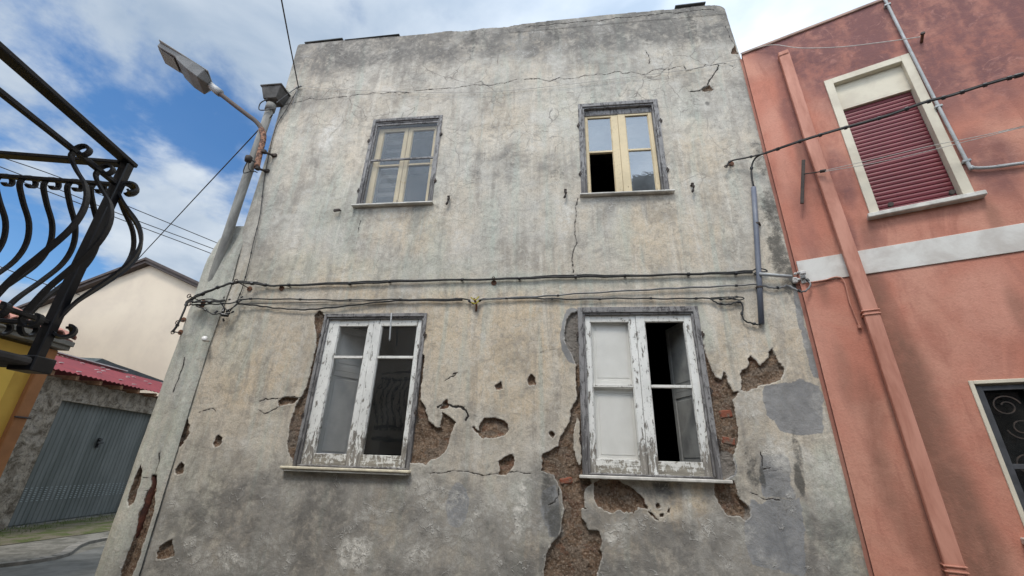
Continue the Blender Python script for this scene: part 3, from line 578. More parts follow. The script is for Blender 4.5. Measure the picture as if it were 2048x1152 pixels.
# vertical soot streaks off the parapet
stk = np.clip((fbm(X, Z*0.08, 5.5, 4, 1)-.53)*6, 0, 1)*np.clip((Z-6.5-.4*fbm(X, X*0, 3, 3, 2))/.5, 0, 1); mould = np.maximum(mould, stk*.62)
for (wa, wb, wc, wd_) in WIN.values():      # drip marks below the sills
    dr = np.clip((fbm(X, Z*.1, 9, 3, 4)-.48)*5, 0, 1)*np.clip((wc-.02-Z)/.03, 0, 1)*np.clip(1-(wc-Z)/.55, 0, 1)*((X > wa-.08) & (X < wb+.08)); dark = np.maximum(dark, dr*.75)
cem = np.zeros_like(X)
blobs(X, Z, cem, [(1146, 670, 22, 50, 1), (1455, 930, 20, 30, 1), (915, 1010, 26, 50, .6), (560, 860, 60, 40, .25)], warp*.35, soft=.5)
for pl, am in [([(1532, 775), (1560, 768), (1600, 765), (1640, 775), (1650, 800), (1650, 830), (1642, 868), (1600, 872), (1562, 865), (1548, 845), (1535, 830), (1528, 800)], 1), ([(1500, 1005), (1520, 1010), (1560, 1004), (1600, 996), (1607, 1060), (1616, 1160), (1500, 1135), (1488, 1060)], 1),
        ([(1518, 905), (1560, 900), (1590, 925), (1596, 1000), (1530, 1010), (1512, 960)], .62), ([(1580, 545), (1600, 575), (1612, 640), (1626, 690), (1645, 760), (1628, 756), (1612, 700), (1600, 645), (1585, 600)], 1), ([(1085, 985), (1112, 975), (1122, 1010), (1120, 1068), (1095, 1072), (1080, 1030)], .9)]:
    f_ = np.full(X.shape, -.15); union_poly(WX+.05*(fbm(X, Z, 3.1, 4, 5)-.5)*2, WZ+.05*(fbm(X, Z, 3.3, 4, 2)-.5)*2, f_, [AX(*q) for q in pl]); cem = np.maximum(cem, np.clip(.5+f_*14, 0, 1)*am)
# --- relief
rel = 0.010*(fbm(X, Z, 1.3, 4, 2)-.5)+0.007*(fbm(X, Z, 6, 4, 0)-.5)+0.0035*(fbm(X, Z, 28, 3, 3)-.5)
rough_in = 0.020*(fbm(X, Z, 12, 4, 1)-.35)+0.012*(fbm(X, Z, 55, 2, 4)-.5)
depth = np.clip(peel/0.013, 0, 1)*(0.026+rough_in)
lip = np.where((peel < 0) & (peel > -.05), -0.006*np.exp(peel/0.02), 0)     # edges of the skin curl out
crd = np.clip(1-crack/0.004, 0, 1)*.006
Y = Yb+rel+depth+lip+crd
cap_ = 0.006*np.clip((Z-7.43)/.01, 0, 1)*((X > -.7) & (X < 2.35)); Y = Y-cap_
sc_, zc_ = (gs[:-1]+gs[1:])/2, (gz[:-1]+gz[1:])/2; SC, ZC = np.meshgrid(sc_, zc_)
keep = ZC < (top[:-1, :-1]+top[1:, 1:])/2
for (a, b, c, d) in WIN.values(): keep &= ~((SC > a) & (SC < b) & (ZC > c) & (ZC < d))
attrs = {'peel': peel, 'crack': crack, 'stain_a': np.stack([dark, white, green], -1), 'stain_b': np.stack([warm, mould, cem], -1)}
grid_mesh('front_wall', X, Y, Z, keep, M['plaster'], attrs, house)
def zero_attrs(o, peelv=-0.1, a=(0.3, 0, 0), b=(0, 0.1, 0)):
    me = o.data; n = len(me.vertices)
    for k, v in (('peel', peelv), ('crack', .08)):
        t_ = me.attributes.new(k, 'FLOAT', 'POINT'); t_.data.foreach_set('value', np.full(n, v, np.float32))
    for k, v in (('stain_a', a), ('stain_b', b)):
        t_ = me.attributes.new(k, 'FLOAT_COLOR', 'POINT'); t_.data.foreach_set('color', np.tile(np.array(v+(1,), np.float32), n))
    return o
# body of the house behind the front skin: parapet core, sides, rear, roof, reveals
mb = MB(); mb.box(-4.0, -3.78, .08, 6.5, 0, 7.53).box(2.12, 2.33, .10, 6.5, 0, 7.5).box(-3.78, 2.12, 6.3, 6.5, 0, 7.5); zero_attrs(mb.build('side_wall', M['plaster'], house))
mb = MB(); mb.box(-3.92, 2.2, .055, .26, 7.02, 7.545); zero_attrs(mb.build('parapet', M['plaster'], house))
mb = MB(); mb.box(-3.78, 2.12, .26, 6.3, 6.9, 7.0); mb.build('roof', M['concrete'], house)
mb = MB()
xs = [(-3.78, -2.54), (-1.46, .155), (1.355, 2.12)]
for a, b in xs: mb.box(a, b, .10, .42, 0, 3.7); mb.box(a, b, .10, .42, 3.85, 6.9)
for k, (a, b, c, d) in WIN.items():
    z0, z1 = (0, 3.7) if c < 3 else (3.85, 6.9)
    lo = {'a': -2.54, 'c': -2.54, 'b': .155, 'd': .155}[k]; hi = {'a': -1.46, 'c': -1.46, 'b': 1.355, 'd': 1.355}[k]
    mb.box(lo, hi, .10, .42, z0, c-.01); mb.box(lo, hi, .10, .42, d+.01, z1)
    if k in 'ab': mb.box(*((b+.0, hi) if k == 'a' else (lo, a)), .10, .42, c-.01, d+.01)
    if k == 'b': mb.box(b, hi, .10, .42, c-.01, d+.01)
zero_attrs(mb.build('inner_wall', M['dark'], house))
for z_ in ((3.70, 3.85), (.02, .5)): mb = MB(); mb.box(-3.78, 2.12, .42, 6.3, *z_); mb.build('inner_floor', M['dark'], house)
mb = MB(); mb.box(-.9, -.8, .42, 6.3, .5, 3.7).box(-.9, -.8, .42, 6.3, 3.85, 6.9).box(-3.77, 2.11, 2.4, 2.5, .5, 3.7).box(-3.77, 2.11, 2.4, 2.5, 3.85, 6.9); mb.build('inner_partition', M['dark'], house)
# strips of dark sheet lying on the parapet
for (p, q, r) in [((610, 85), (686, 77), .018), ((690, 80), (800, 66), .008), ((1350, 12), (1410, 3), .02)]:
    a, b = A(*p), A(*q); z = max(a[2]-.02, 7.595); mb = MB(); mb.hexa([(a[0], -.015, z), (b[0], -.02, z+.012), (b[0], .3, z+.012), (a[0], .3, z), (a[0], -.015, z+r), (b[0], -.02, z+.012+r), (b[0], .3, z+.012+r), (a[0], .3, z+r)]); mb.build('roof_sheet', M['slate'], house, bevel=.003)
# exposed bricks
for (px, py, wd, ht, tl) in [(1452, 828, .12, .085, .16), (1457, 882, .13, .08, -.16), (1132, 962, .12, .065, .2)]:
    c = A(px, py, .030); ux_ = np.array([math.cos(tl), 0, math.sin(tl)]); uz_ = np.array([-math.sin(tl), 0, math.cos(tl)])
    mb = MB(); mb.obox(c, ux_, (0, 1, 0), uz_, (-wd/2, wd/2), (-.012, .06), (-ht/2, ht/2)); mb.build('exposed_brick', M['brick'], house, bevel=.016)

# --- corner pilaster that swallows the rain pipe
zs = np.linspace(0, 4.30, 300); ts = np.linspace(0, 1, 90); T, Zp = np.meshgrid(ts, zs)
xR = np.interp(Zp, [0, 1.8, 2.7, 3.5, 4.3], [-3.90, -3.925, -3.935, -3.90, -3.95]); xL = np.interp(Zp, [0, .55, 1.8, 3.75, 4.10, 4.25, 4.3], [-4.37, -4.355, -4.345, -4.325, -4.29, -4.22, -4.17])
U = np.clip(T/.8, 0, 1); Xp = xR+(xL-xR)*U
l2 = np.sqrt(np.clip(1-((U-.20)/.24)**2, 0, 1))*.085; l1 = np.sqrt(np.clip(1-((U-.64)/.42)**2, 0, 1))*.105
prot = np.maximum(l1, l2)*np.clip((4.33-Zp)/.5, .25, 1)
Yp = .03-prot; back_ = np.clip((T-.8)/.2, 0, 1); Yp = np.where(back_ > 0, .03+back_*.5, Yp); Xp = Xp-np.where(back_ > 0, .03*np.sin(np.clip(back_*4, 0, 1)*1.57), 0)
Yp = Yp+.012*(fbm(Xp+Yp, Zp, 3, 4, 2)-.5)+.004*(fbm(Xp+Yp, Zp, 25, 3, 1)-.5)
pp = np.full(Xp.shape, -.15); wxp = Xp+.014*(fbm(Xp, Zp, 14, 4, 3)-.5)*2
def union2(poly): union_poly(wxp, Zp, pp, [(float(q[0]), float(q[2])) for q in (A(x, y, -.06) for x, y in poly)])
union2([(301, 950), (313, 951), (312, 968), (310, 985), (308, 1000), (300, 1032), (290, 1070), (277, 1110), (258, 1160), (234, 1160), (254, 1100), (268, 1065), (277, 1030), (287, 1000), (292, 985), (300, 975)])
union2([(285, 929), (286, 945), (282, 965), (275, 985), (270, 1005), (259, 1012), (256, 1000), (262, 980), (270, 955)])
cr2 = np.full(Xp.shape, .08)
for p in ([(318, 905), (316, 925), (309, 945)], [(370, 715), (365, 735), (355, 765), (348, 785)], [(288, 955), (312, 952)], [(283, 979), (312, 982)]):
    union_line(wxp, Zp, cr2, [(float(q[0]), float(q[2])) for q in (A(x, y, -.06) for x, y in p)], .003)
Yp = Yp+np.clip(pp/.012, 0, 1)*(.045+.02*(fbm(Xp, Zp, 30, 3, 2)-.5))
dk_ = np.clip((1.0-Zp)/.6, 0, 1)*.6+np.clip((Zp-3.5)/.5, 0, 1)*.45+.3*np.clip((fbm(Xp+Yp, Zp*.12, 9, 3, 1)-.5)*6, 0, 1); gr_ = np.full(Xp.shape, 1.5)
rs = np.clip(1-abs(U-.42)/.08, 0, 1)*.35+np.clip((pp+.02)/.02, 0, 1)*.5*(Zp < 1.45)
grid_mesh('corner_pilaster', Xp, Yp, Zp, np.ones((299, 89), bool), M['plaster'], {'peel': pp, 'crack': cr2, 'stain_a': np.stack([dk_, 0*dk_+.35, gr_], -1), 'stain_b': np.stack([0*dk_, rs, 0*dk_], -1)}, house)
mb = MB(); mb.tube([A(x, y, -.008) for x, y in [(309, 945), (304, 985), (285, 1040), (262, 1090), (240, 1150)]], .036, 10); mb.build('embedded_pipe', simple('rotten_pipe', (0.12, 0.045, 0.03), (0.035, 0.022, 0.02), 9, .95, .1, bump=.9), house, smooth=True)

# --- windows
def rail_box(mb, x0, x1, z0, z1, y0, y1, jit=.0): mb.box(x0, x1, y0, y1, z0, z1)
def jamb_frame(a, b, c, d, wj, wt, y0, y1, mat, tilt=0.0):
    mb = MB(); mb.box(a, a+wj, y0, y1, c, d-.0); mb.box(b-wj, b, y0, y1, c, d)
    # inner moulding, one step back
    mb.box(a+wj, a+wj+.022, y0+.016, y1, c+.02, d-wt); mb.box(b-wj-.022, b-wj, y0+.016, y1, c+.02, d-wt)
    mb.cur = 1; mb.box(a+wj, b-wj, y0, y1, d-wt, d); mb.box(a+wj+.022, b-wj-.022, y0+.016, y1, d-wt-.02, d-wt); mb.box(a+wj, b-wj, y0+.02, y1, c, c+.02)
    return mb.build('window', [mat, M['grey_wood_h']], house, bevel=.004)
def sash(par, x0, x1, z0, z1, y0, y1, sl, sr, rt, rb, bars, mat, panes, drop=(), bead=.008):
    mb = MB(); mb.box(x0, x0+sl, y0, y1, z0, z1); mb.box(x1-sr, x1, y0, y1, z0, z1)
    # bevelled beads round the glass
    for (p, q) in ((x0+sl, x0+sl+bead), (x1-sr-bead, x1-sr)): mb.box(p, q, y0+.010, y1, z0+rb, z1-rt)
    mb.cur = 1; mb.box(x0+sl, x1-sr, y0+.002, y1, z1-rt, z1); mb.box(x0+sl, x1-sr, y0+.002, y1, z0, z0+rb)
    for bz in bars: mb.box(x0+sl+bead, x1-sr-bead, y0+.004, y1, bz-.014, bz+.014)
    o = mb.build('sash', [mat, M[{'peeling_white_paint': 'white_wood_h', 'worn_cream_paint': 'cream_wood_h'}[mat.name]]], par, bevel=.003)
    ed = [z0+rb]+list(bars)+[z1-rt]; ym = (y0+y1)/2
    for i, (p, q) in enumerate(zip(ed[:-1], ed[1:])):
        if i in drop: continue
        g = MB(); g.box(x0+sl-.004, x1-sr+.004, ym-.002, ym+.002, p+.010, q-.010); g.build('pane', panes, par)
    return o
def sill(par, x0, x1, z, mat, th=.03, out_=.07): mb = MB(); mb.box(x0, x1, -out_, .10, z-th, z); return mb.build('sill', mat, par, bevel=.006)
def hinges(par, x, zlist, y=-.012):
    for z in zlist:
        mb = MB(); mb.tube([(x, y, z-.03), (x, y, z+.03)], .008, 8); mb.obox((x, y, z), (1, 0, 0), (0, 1, 0), (0, 0, 1), (-.018, .018), (-.003, .02), (-.012, .012)); mb.build('hinge', M['dark_iron'], par)
# upper left
a, b, c, d = WIN['a']; w1 = jamb_frame(a, b, c, d, .045, .05, -.012, .10, M['grey_wood']); w1['label'] = 'weathered grey frame with dusty glass, upper left'
for z_ in ((5.225, 5.255), (d-.105, d-.07)): mb = MB(); mb.box(a+.067, b-.067, .012, .03, *z_); mb.build('storm_bar', M['grey_wood_h'], w1, bevel=.003)
for (p, q) in ((c+.02, 5.225), (5.255, d-.105)):
    g = MB(); g.box(a+.068, b-.068, .019, .023, p, q); g.build('pane', M['glass_dusty'], w1)
sash(w1, a+.07, -2.045, c+.03, d-.10, .075, .11, .075, .055, .06, .05, [5.20], M['cream_wood'], M['glass_clean'])
sash(w1, -2.040, b-.07, c+.03, d-.10, .075, .11, .055, .05, .06, .05, [5.20], M['cream_wood'], M['glass_clean'])
mb = MB()
for k in range(9): z = c+.12+k*.145; mb.hexa([(-2.40, .19, z), (-2.05, .19, z), (-2.05, .235, z+.10), (-2.40, .235, z+.10), (-2.40, .197, z+.004), (-2.05, .197, z+.004), (-2.05, .242, z+.105), (-2.40, .242, z+.105)])
mb.box(-2.44, -2.40, .18, .22, c+.06, d-.12).box(-2.05, -2.01, .18, .22, c+.06, d-.12); mb.build('louvred_shutter', simple('dim_louvre', (0.10, 0.10, 0.10), (0.07, 0.07, 0.07), 5, .8), w1)
sill(w1, a-.035, b+.02, c, M['marble'], .022, .06); hinges(w1, a-.004, [5.55, 4.75]); hinges(w1, b+.006, [5.60, 4.85])
# upper right
a, b, c, d = WIN['b']; w2 = jamb_frame(a, b, c, d, .055, .055, -.012, .10, M['grey_wood']); w2['label'] = 'weathered grey frame with cream sashes and one missing pane, upper right'
mb = MB(); mb.box(a+.077, b-.077, .045, .10, d-.16, d-.077); mb.build('head_board', M['grey_wood'], w2)
sash(w2, a+.08, .738, c+.022, d-.12, .055, .095, .035, .085, .07, .035, [5.225], M['cream_wood'], M['glass_sky'], drop=(0,))
sash(w2, .740, b-.08, c+.022, d-.12, .050, .092, .09, .045, .07, .035, [5.225], M['cream_wood'], M['glass_sky'])
sill(w2, a-.02, b+.045, c, M['marble'], .022, .06); hinges(w2, a-.004, [5.6, 4.85]); hinges(w2, b+.006, [5.6, 4.85])
# lower left
a, b, c, d = WIN['c']; w3 = jamb_frame(a, b, c, d, .032, .04, -.014, .10, M['grey_wood']); w3['label'] = 'peeling white casements, both closed, lower left'
sash(w3, a+.05, -2.06, c+.01, d-.06, .028, .07, .125, .065, .075, .115, [2.62], M['white_wood'], M['glass_clean'])
sash(w3, -2.058, b-.05, c+.01, d-.06, .024, .068, .085, .055, .075, .115, [2.62], M['white_wood'], M['glass_clean'])
def panel(par, hx, hy, ang, wd, z0, z1, mat, name='inner_shutter', split=None, sgn=1):
    u = np.array([math.cos(ang)*sgn, math.sin(ang), 0]); n = np.array([-u[1], u[0], 0]); o = np.array([hx, hy, 0]); mb = MB(); ranges = [(z0, z1)] if split is None else [(z0, split), (split, z1)]
    mb.obox(o, u, n, (0, 0, 1), (0, .06), (-.012, .012), (z0, z1)); mb.obox(o, u, n, (0, 0, 1), (wd-.05, wd), (-.012, .012), (z0, z1))
    for (p, q) in ranges: mb.obox(o, u, n, (0, 0, 1), (.06, wd-.05), (-.011, .011), (p, p+.06)); mb.obox(o, u, n, (0, 0, 1), (.06, wd-.05), (-.011, .011), (q-.06, q)); mb.obox(o, u, n, (0, 0, 1), (.06, wd-.05), (-.004, .004), (p+.06, q-.06)); mb.obox(o, u, n, (0, 0, 1), (.085, wd-.075), (-.008, .008), (p+.085, q-.085))
    return mb.build(name, mat, par, bevel=.003)
panel(w3, -2.52, .085, R_(52), .41, c+.06, d-.10, simple('white_panel_room_shade', (0.55, 0.55, 0.54), (0.45, 0.45, 0.45), 4, .6), split=2.5)  # white shutter leaf, its colour greyed to stand in for the room's shade
sill(w3, a-.09, b+.02, c, M['sill_yellow'], .024, .075); mb = MB(); mb.box(a-.07, b+.0, -.06, .02, c-.042, c-.026); mb.build('sill', M['marble'], w3)
hinges(w3, a-.002, [2.85, 2.0]); hinges(w3, b+.002, [2.85, 2.05])
# lower right
a, b, c, d = WIN['d']; w4 = jamb_frame(a, b, c, d, .05, .06, -.016, .10, M['grey_wood']); w4['label'] = 'peeling white casements, white shutter closed behind one, dark room behind the other, lower right'
sash(w4, a+.055, .738, c+.01, d-.065, .026, .068, .07, .065, .085, .125, [2.345], M['white_wood'], M['glass_clean'])
sash(w4, .741, b-.055, c+.01, d-.065, .022, .066, .085, .085, .085, .125, [2.345], M['white_wood'], M['glass_clean'], drop=(0, 1))
panel(w4, .25, .088, R_(1), .47, c+.09, d-.10, M['shutter_white'], split=2.345)
panel(w4, 1.27, .088, R_(72), .42, c+.09, d-.10, M['shutter_grey'], split=2.345, sgn=-1)
sill(w4, a-.03, b+.055, c, M['marble'], .028, .08); hinges(w4, a-.004, [2.85, 2.3, 1.85]); hinges(w4, b+.008, [2.85, 2.3, 1.85])

# ============================================================ THINGS ON THE FRONT
# rain pipe with its hopper
g = empty('rain_pipe', tuple(A(430, 590, -.08)), 'grey cement rain pipe with a square hopper at the left corner of the plaster house', 'drainpipe')
H0 = A(541, 216, -.10)
mb = MB(); mb.tube([A(541, 216, -.10), A(512, 300, -.09), A(478, 400, -.085), A(455, 470, -.08), A(425, 560, -.03), A(412, 600, .02)], .052, 14); mb.build('pipe', M['asb'], g, smooth=True)
mb = MB(); mb.tube([H0+(0, 0, -.05), H0+(0, 0, .06)], .066, 14); mb.build('collar', M['asb'], g, smooth=True); M['hop'] = simple('dirty_hopper', (0.13, 0.125, 0.12), (0.07, 0.068, 0.065), 7, .9, .15)
c0 = H0+np.array([0, .02, .12]); mb = MB(); mb.hexa([c0+(-.10, -.09, 0), c0+(.10, -.09, 0), c0+(.10, .09, 0), c0+(-.10, .09, 0), c0+(-.15, -.13, .19), c0+(.15, -.13, .19), c0+(.15, .13, .19), c0+(-.15, .13, .19)])
mb.obox(c0, (1, 0, 0), (0, 1, 0), (0, 0, 1), (-.165, .165), (-.145, .145), (.19, .215)); mb.build('hopper', M['hop'], g, bevel=.006)
mb = MB(); mb.tube(spline([H0+(-.02, -.07, .1), H0+(-.10, -.08, .02), H0+(-.09, -.08, -.10), H0+(.0, -.07, -.11), H0+(.10, -.02, -.04)], 6), .008, 6); mb.build('tie_wire', M['cable'], g)

# street lamp
LB = A(522, 330, -.14); ldir = np.array([math.cos(R_(206)), math.sin(R_(206)), 0]); ln = np.array([-ldir[1], ldir[0], 0])
def lp(x, y): return onplane(x, y, A(527, 262, -.14), ln)
lamp = empty('street_lamp', tuple(A(520, 335, 0)), 'street lamp with grey box head on a bent rusty arm above the rain pipe', 'street lamp')
arm = [A(513, 336, -.14), A(520, 305, -.14), A(527, 275, -.14)]+[lp(x, y) for x, y in [(523, 258), (512, 243), (495, 230), (470, 211), (447, 193), (430, 180)]]
arm = spline(arm, 5); k = len(arm)//3
mb = MB(); mb.tube(arm[:k+3], .036, 12); mb.build('lower_arm', M['rust_pink'], lamp, smooth=True)
mb = MB(); mb.tube(arm[k+1:], .030, 12); mb.build('arm', simple('stained_steel', (0.13, 0.11, 0.10), (0.16, 0.085, 0.06), 7, .8, .25, lo=.5, hi=.7), lamp, smooth=True)
j0, j1, tip = lp(441, 187), lp(420, 169), lp(322, 107)
mb = MB(); mb.tube([j0, lp(432, 180), lp(418, 168)], [.052, .052, .044], 12); mb.build('spigot_clamp', M['galv'], lamp, smooth=True)
fw = (tip-j1)/np.linalg.norm(tip-j1); side = np.cross(fw, (0, 0, 1)); side /= np.linalg.norm(side); upv = np.cross(side, fw); L = np.linalg.norm(tip-j1)
# casing: widest near the spigot end, tapering to the front; lid above, bowl below
st = [(-.02, .07, -.045, .02), (.08, .18, -.095, .05), (.30, .19, -.085, .05), (.55, .175, -.04, .05), (.62, .17, -.01, .05), (.98, .15, -.01, .05), (1.0, .145, .0, .05)]
vs = []; 
for (t, wd, lo, hi) in st:
    for (q, e) in ((-1, lo), (1, lo), (1, hi), (-1, hi)): vs.append(j1+fw*L*t+side*wd*q*(1 if e == hi else .88)+upv*e)
fs = [(i*4+k, i*4+(k+1) % 4, i*4+4+(k+1) % 4, i*4+4+k) for i in range(len(st)-1) for k in range(4)]+[(3, 2, 1, 0), tuple(4*(len(st)-1)+k for k in range(4))]
mb = MB(); mb.add(vs, fs); mb.build('casing', M['lampgrey'], lamp, bevel=.006)
mb = MB(); mb.obox(j1, fw, side, upv, (.03*L, 1.01*L), (-.185, .185), (.051, .066)); mb.obox(j1, fw, side, upv, (.06*L, .96*L), (-.15, .15), (.066, .085)); mb.build('lid', M['lamplid'], lamp, bevel=.008)
mb = MB(); mb.obox(j1, fw, side, upv, (.64*L, .95*L), (-.12, .12), (-.03, -.019)); mb.build('lamp_glass', M['lampglass'], lamp, bevel=.004)
mb = MB(); mb.obox(j1, fw, side, upv, (.52*L, .56*L), (.17, .20), (.02, .08)); mb.build('catch', M['galv'], lamp)
for (p, q) in (((533, 303), (550, 312)), ((520, 336), (535, 343))):
    a_, b_ = A(p[0], p[1], -.14), A(q[0], q[1], .0); mb = MB(); mb.tube([a_+(-.05, 0, 0), b_], .016, 8); mb.tube([a_+(-.035, 0, -.02), a_+(-.035, 0, .02)], .03, 10); mb.obox(b_, (1, 0, 0), (0, 1, 0), (0, 0, 1), (-.035, .03), (-.03, .01), (-.02, .02)); mb.build('bracket', M['dark_iron'], lamp)
pc = A(497, 318, -.22); mb = MB(); mb.tube([pc+(0, 0, -.04), pc+(0, 0, .0), pc+(0, 0, .035), pc+(0, 0, .05)], [.038, .045, .042, .02], 12); mb.build('photocell', M['dark_iron'], lamp, smooth=True)
mb = MB(); mb.tube([pc, pc+(.09, .06, -.02)], .01, 6); mb.tube(spline([pc+(0, 0, -.04), A(489, 335, -.22), A(488, 346, -.2), A(505, 342, -.16), A(515, 345, -.13)], 6), .007, 6); mb.tube(spline([pc+(0.01, 0, -.04), A(498, 338, -.2), A(508, 344, -.16)], 6), .006, 6); mb.build('lead', M['cable'], lamp)

# cables
def cable(name, lab, px, off=-.03, r=.009, mat='cable', cat='cable', group=None, clips=0, n=6, wob=.004, second=None):
    pts = spline([A(p[0], p[1], p[2] if len(p) > 2 else off) for p in px], n)
    pts = [p+np.array([0, 0, wob*math.sin(i*1.7)+wob*.6*math.sin(i*.61)]) for i, p in enumerate(pts)]
    root = empty(name, tuple(pts[0]), lab, cat, group)
    mb = MB(); mb.tube(pts, r, 7); mb.build('sheath', M[mat], root, smooth=True)
    if second:
        mb = MB(); p2 = [p+np.array([0, -.004, second*(0.6+.5*math.sin(i*.37))]) for i, p in enumerate(pts)]; mb.tube(p2, r*.7, 6); mb.build('second_strand', M[mat], root, smooth=True)
    if clips:
        for k in range(clips):
            i = int((k+.6)*(len(pts)-1)/clips); p = pts[i]; t_ = pts[min(i+1, len(pts)-1)]-pts[i-1]; t_ = t_/np.linalg.norm(t_)
            mb = MB(); mb.tube([p-t_*.012, p+t_*.012], r*1.75, 8); mb.build('clip', M['black'], root)
    return root
cable('cable', 'thick black double cable running the whole front, highest of the cables between the storeys',
      [(372, 606, -.16), (400, 590, -.18), (435, 576, -.18), (472, 565, -.12), (520, 569, -.05), (560, 571), (700, 567), (800, 563), (987, 558), (1130, 554), (1250, 552), (1400, 548), (1505, 545)], r=.012, clips=15, second=.016)
cable('cable', 'level black cable from the left corner knot to the yellow tied hook',
      [(385, 610, -.16), (430, 608, -.14), (470, 605, -.09), (488, 598), (600, 599), (700, 600), (820, 599), (925, 598), (940, 604), (952, 608)], r=.008, clips=10)
cable('cable', 'black cable from the yellow tied anchor to a knot above the lower right window',
      [(952, 606), (975, 597), (1060, 597), (1150, 598), (1250, 597), (1350, 597), (1425, 597), (1450, 598), (1470, 597)], r=.008, clips=8)
cable('cable', 'sagging black cable from the corner knot rising to the yellow tied hook',
      [(476, 608, -.05), (520, 612), (560, 617), (610, 619), (660, 616), (740, 606), (820, 601), (925, 601)], r=.008, clips=0, second=.004)
cable('cable', 'thin cable running level from the corner knot above the sagging cable', [(476, 608, -.05), (600, 605), (760, 602), (900, 600)], r=.004, wob=.001)
cable('cable', 'grey cable climbing from the yellow tied hook and looping onto the pink house',
      [(962, 600), (1060, 594), (1150, 588), (1300, 579), (1400, 575), (1500, 569), (1525, 571), (1545, 576), (1560, 575), (1575, 572), (1590, 578, -.08), (1603, 584, -.10), (1616, 578, -.10), (1621, 568, -.10), (1612, 558, -.08), (1606, 556, -.05)], r=.008, clips=5, second=.005, mat='cable_grey')
cable('cable', 'short black cable bending down from the knot to the foot of the blue grey conduit',
      [(1421, 598), (1435, 606), (1457, 609), (1472, 604), (1482, 605), (1486, 616), (1484, 630), (1492, 643), (1508, 647), (1521, 650)], r=.008, clips=4)
cable('cable_knot', 'small twisted end loop of cable left of the conduit foot', [(1421, 596), (1455, 594), (1480, 594), (1488, 597), (1478, 600), (1466, 596), (1474, 592)], r=.006, cat='cable', clips=2, wob=0)
cable('cable_knot', 'twisted cable end loop where the galvanised rod meets the conduit', [(1500, 544), (1515, 537), (1530, 539), (1534, 543), (1522, 544), (1508, 547), (1520, 552)], r=.007, wob=0)
# bundle of knots at the left corner
cable('cable', 'black cable drooping off the corner pilaster into the sky beside it', [(345, 664, -.22), (352, 655, -.22), (360, 640, -.22), (368, 622, -.22), (376, 605, -.2), (395, 604, -.18), (420, 604, -.16), (450, 602, -.12)], r=.010, second=.012, clips=3)
cable('cable', 'tangled black cable hanging in loops under the corner knot', [(384, 606, -.17), (400, 600, -.17), (420, 598, -.15), (438, 602, -.13), (446, 612, -.12), (455, 620, -.1), (470, 612, -.08), (480, 602, -.06)], r=.007, wob=0)
cable('cable', 'looser cable dipping from the pilaster to the cluster of black joints', [(392, 612, -.17), (408, 618, -.15), (425, 628, -.13), (440, 627, -.11), (452, 628, -.1)], r=.007, wob=0, clips=2)
cable('cable', 'cable running from the lower joint cluster back up to the level cable', [(452, 632, -.09), (466, 615, -.07), (478, 604, -.06), (487, 598, -.05)], r=.006, wob=0)
mbr = empty('junction_cluster', tuple(A(450, 628, -.09)), 'cluster of small black cable joints hanging on the corner pilaster', 'cable joints')
for (x, y, s) in [(432, 624, .02), (447, 621, .026), (455, 622, .02), (450, 630, .034), (456, 627, .022), (465, 624, .016), (447, 640, .018), (484, 594, .014), (448, 595, .012), (459, 599, .016)]:
    p = A(x, y, -.10); q = np.array([random.uniform(-1, 1), -.3, random.uniform(-1, 1)]); q /= np.linalg.norm(q); mb = MB(); mb.tube([p-q*s, p+q*s], s*.62, 8); mb.build('joint', M['black'], mbr, bevel=.002)
# ring-headed cable anchors
def anchor(lab, wall, ringp, offw=.0, offr=-.14, rr=.022, mat='dark_iron'):
    a_, b_ = A(wall[0], wall[1], offw), A(ringp[0], ringp[1], offr); g = empty('cable_anchor', tuple(a_), lab, 'wall anchor', 'ring anchors holding the cables')
    mb = MB(); mb.tube([a_, b_], .006, 6); mb.build('stem', M[mat], g); mb = MB(); mb.tube([b_+np.array([math.cos(t)*rr, 0, math.sin(t)*rr]) for t in np.linspace(0, 6.28, 13)], .005, 6); mb.build('ring', M[mat], g)
    mb = MB(); mb.tube([a_+(0, -.004, 0), a_+(0, -.012, 0)], .03, 12); mb.build('rosette', M['rust'], g)
anchor('ring anchor with rusty rosette at the left end of the top cable', (500, 578), (472, 562))
anchor('small ring anchor right of the rusty rosette under the top cable', (564, 577), (558, 571), offr=-.04, rr=.01)
anchor('ring anchor on the top cable in the middle of the front', (988, 566), (987, 556), offr=-.05, rr=.014)
anchor('ring anchor on the edge of the pilaster where the top cable turns', (408, 605), (378, 592), offw=-.1, offr=-.2)
anchor('ring anchor under the turn of the top cable on the pilaster', (405, 612), (378, 608), offw=-.1, offr=-.2)
anchor('ring anchor beside the hanging cable end left of the pilaster', (368, 640), (355, 645), offw=-.05, offr=-.22)
anchor('lowest ring anchor left of the pilaster', (362, 665), (346, 664), offw=-.05, offr=-.22)
anchor('ring anchor carrying the black cable that crosses to the pink wall', (1462, 328), (1452, 333), offr=-.06, rr=.016)
# centre tied anchor
p = A(952, 622, 0); g = empty('tied_hook', tuple(p), 'rusty wall hook with yellow ties holding the cables mid front', 'hook')
mb = MB(); mb.tube(spline([p, A(953, 612, -.03), A(951, 604, -.05), A(948, 597, -.045)], 5), .011, 8); mb.build('hook', M['rust'], g, smooth=True)
mb = MB(); mb.tube(spline([A(942, 595, -.05), A(950, 600, -.07), A(958, 593, -.05)], 5), .007, 6); mb.tube(spline([A(943, 605, -.05), A(952, 607, -.07), A(957, 601, -.05)], 5), .007, 6)
mt = simple('yellow_tie', (0.42, 0.36, 0.05), (0.25, 0.2, 0.04), 20, .6); mb.build('tie', mt, g)
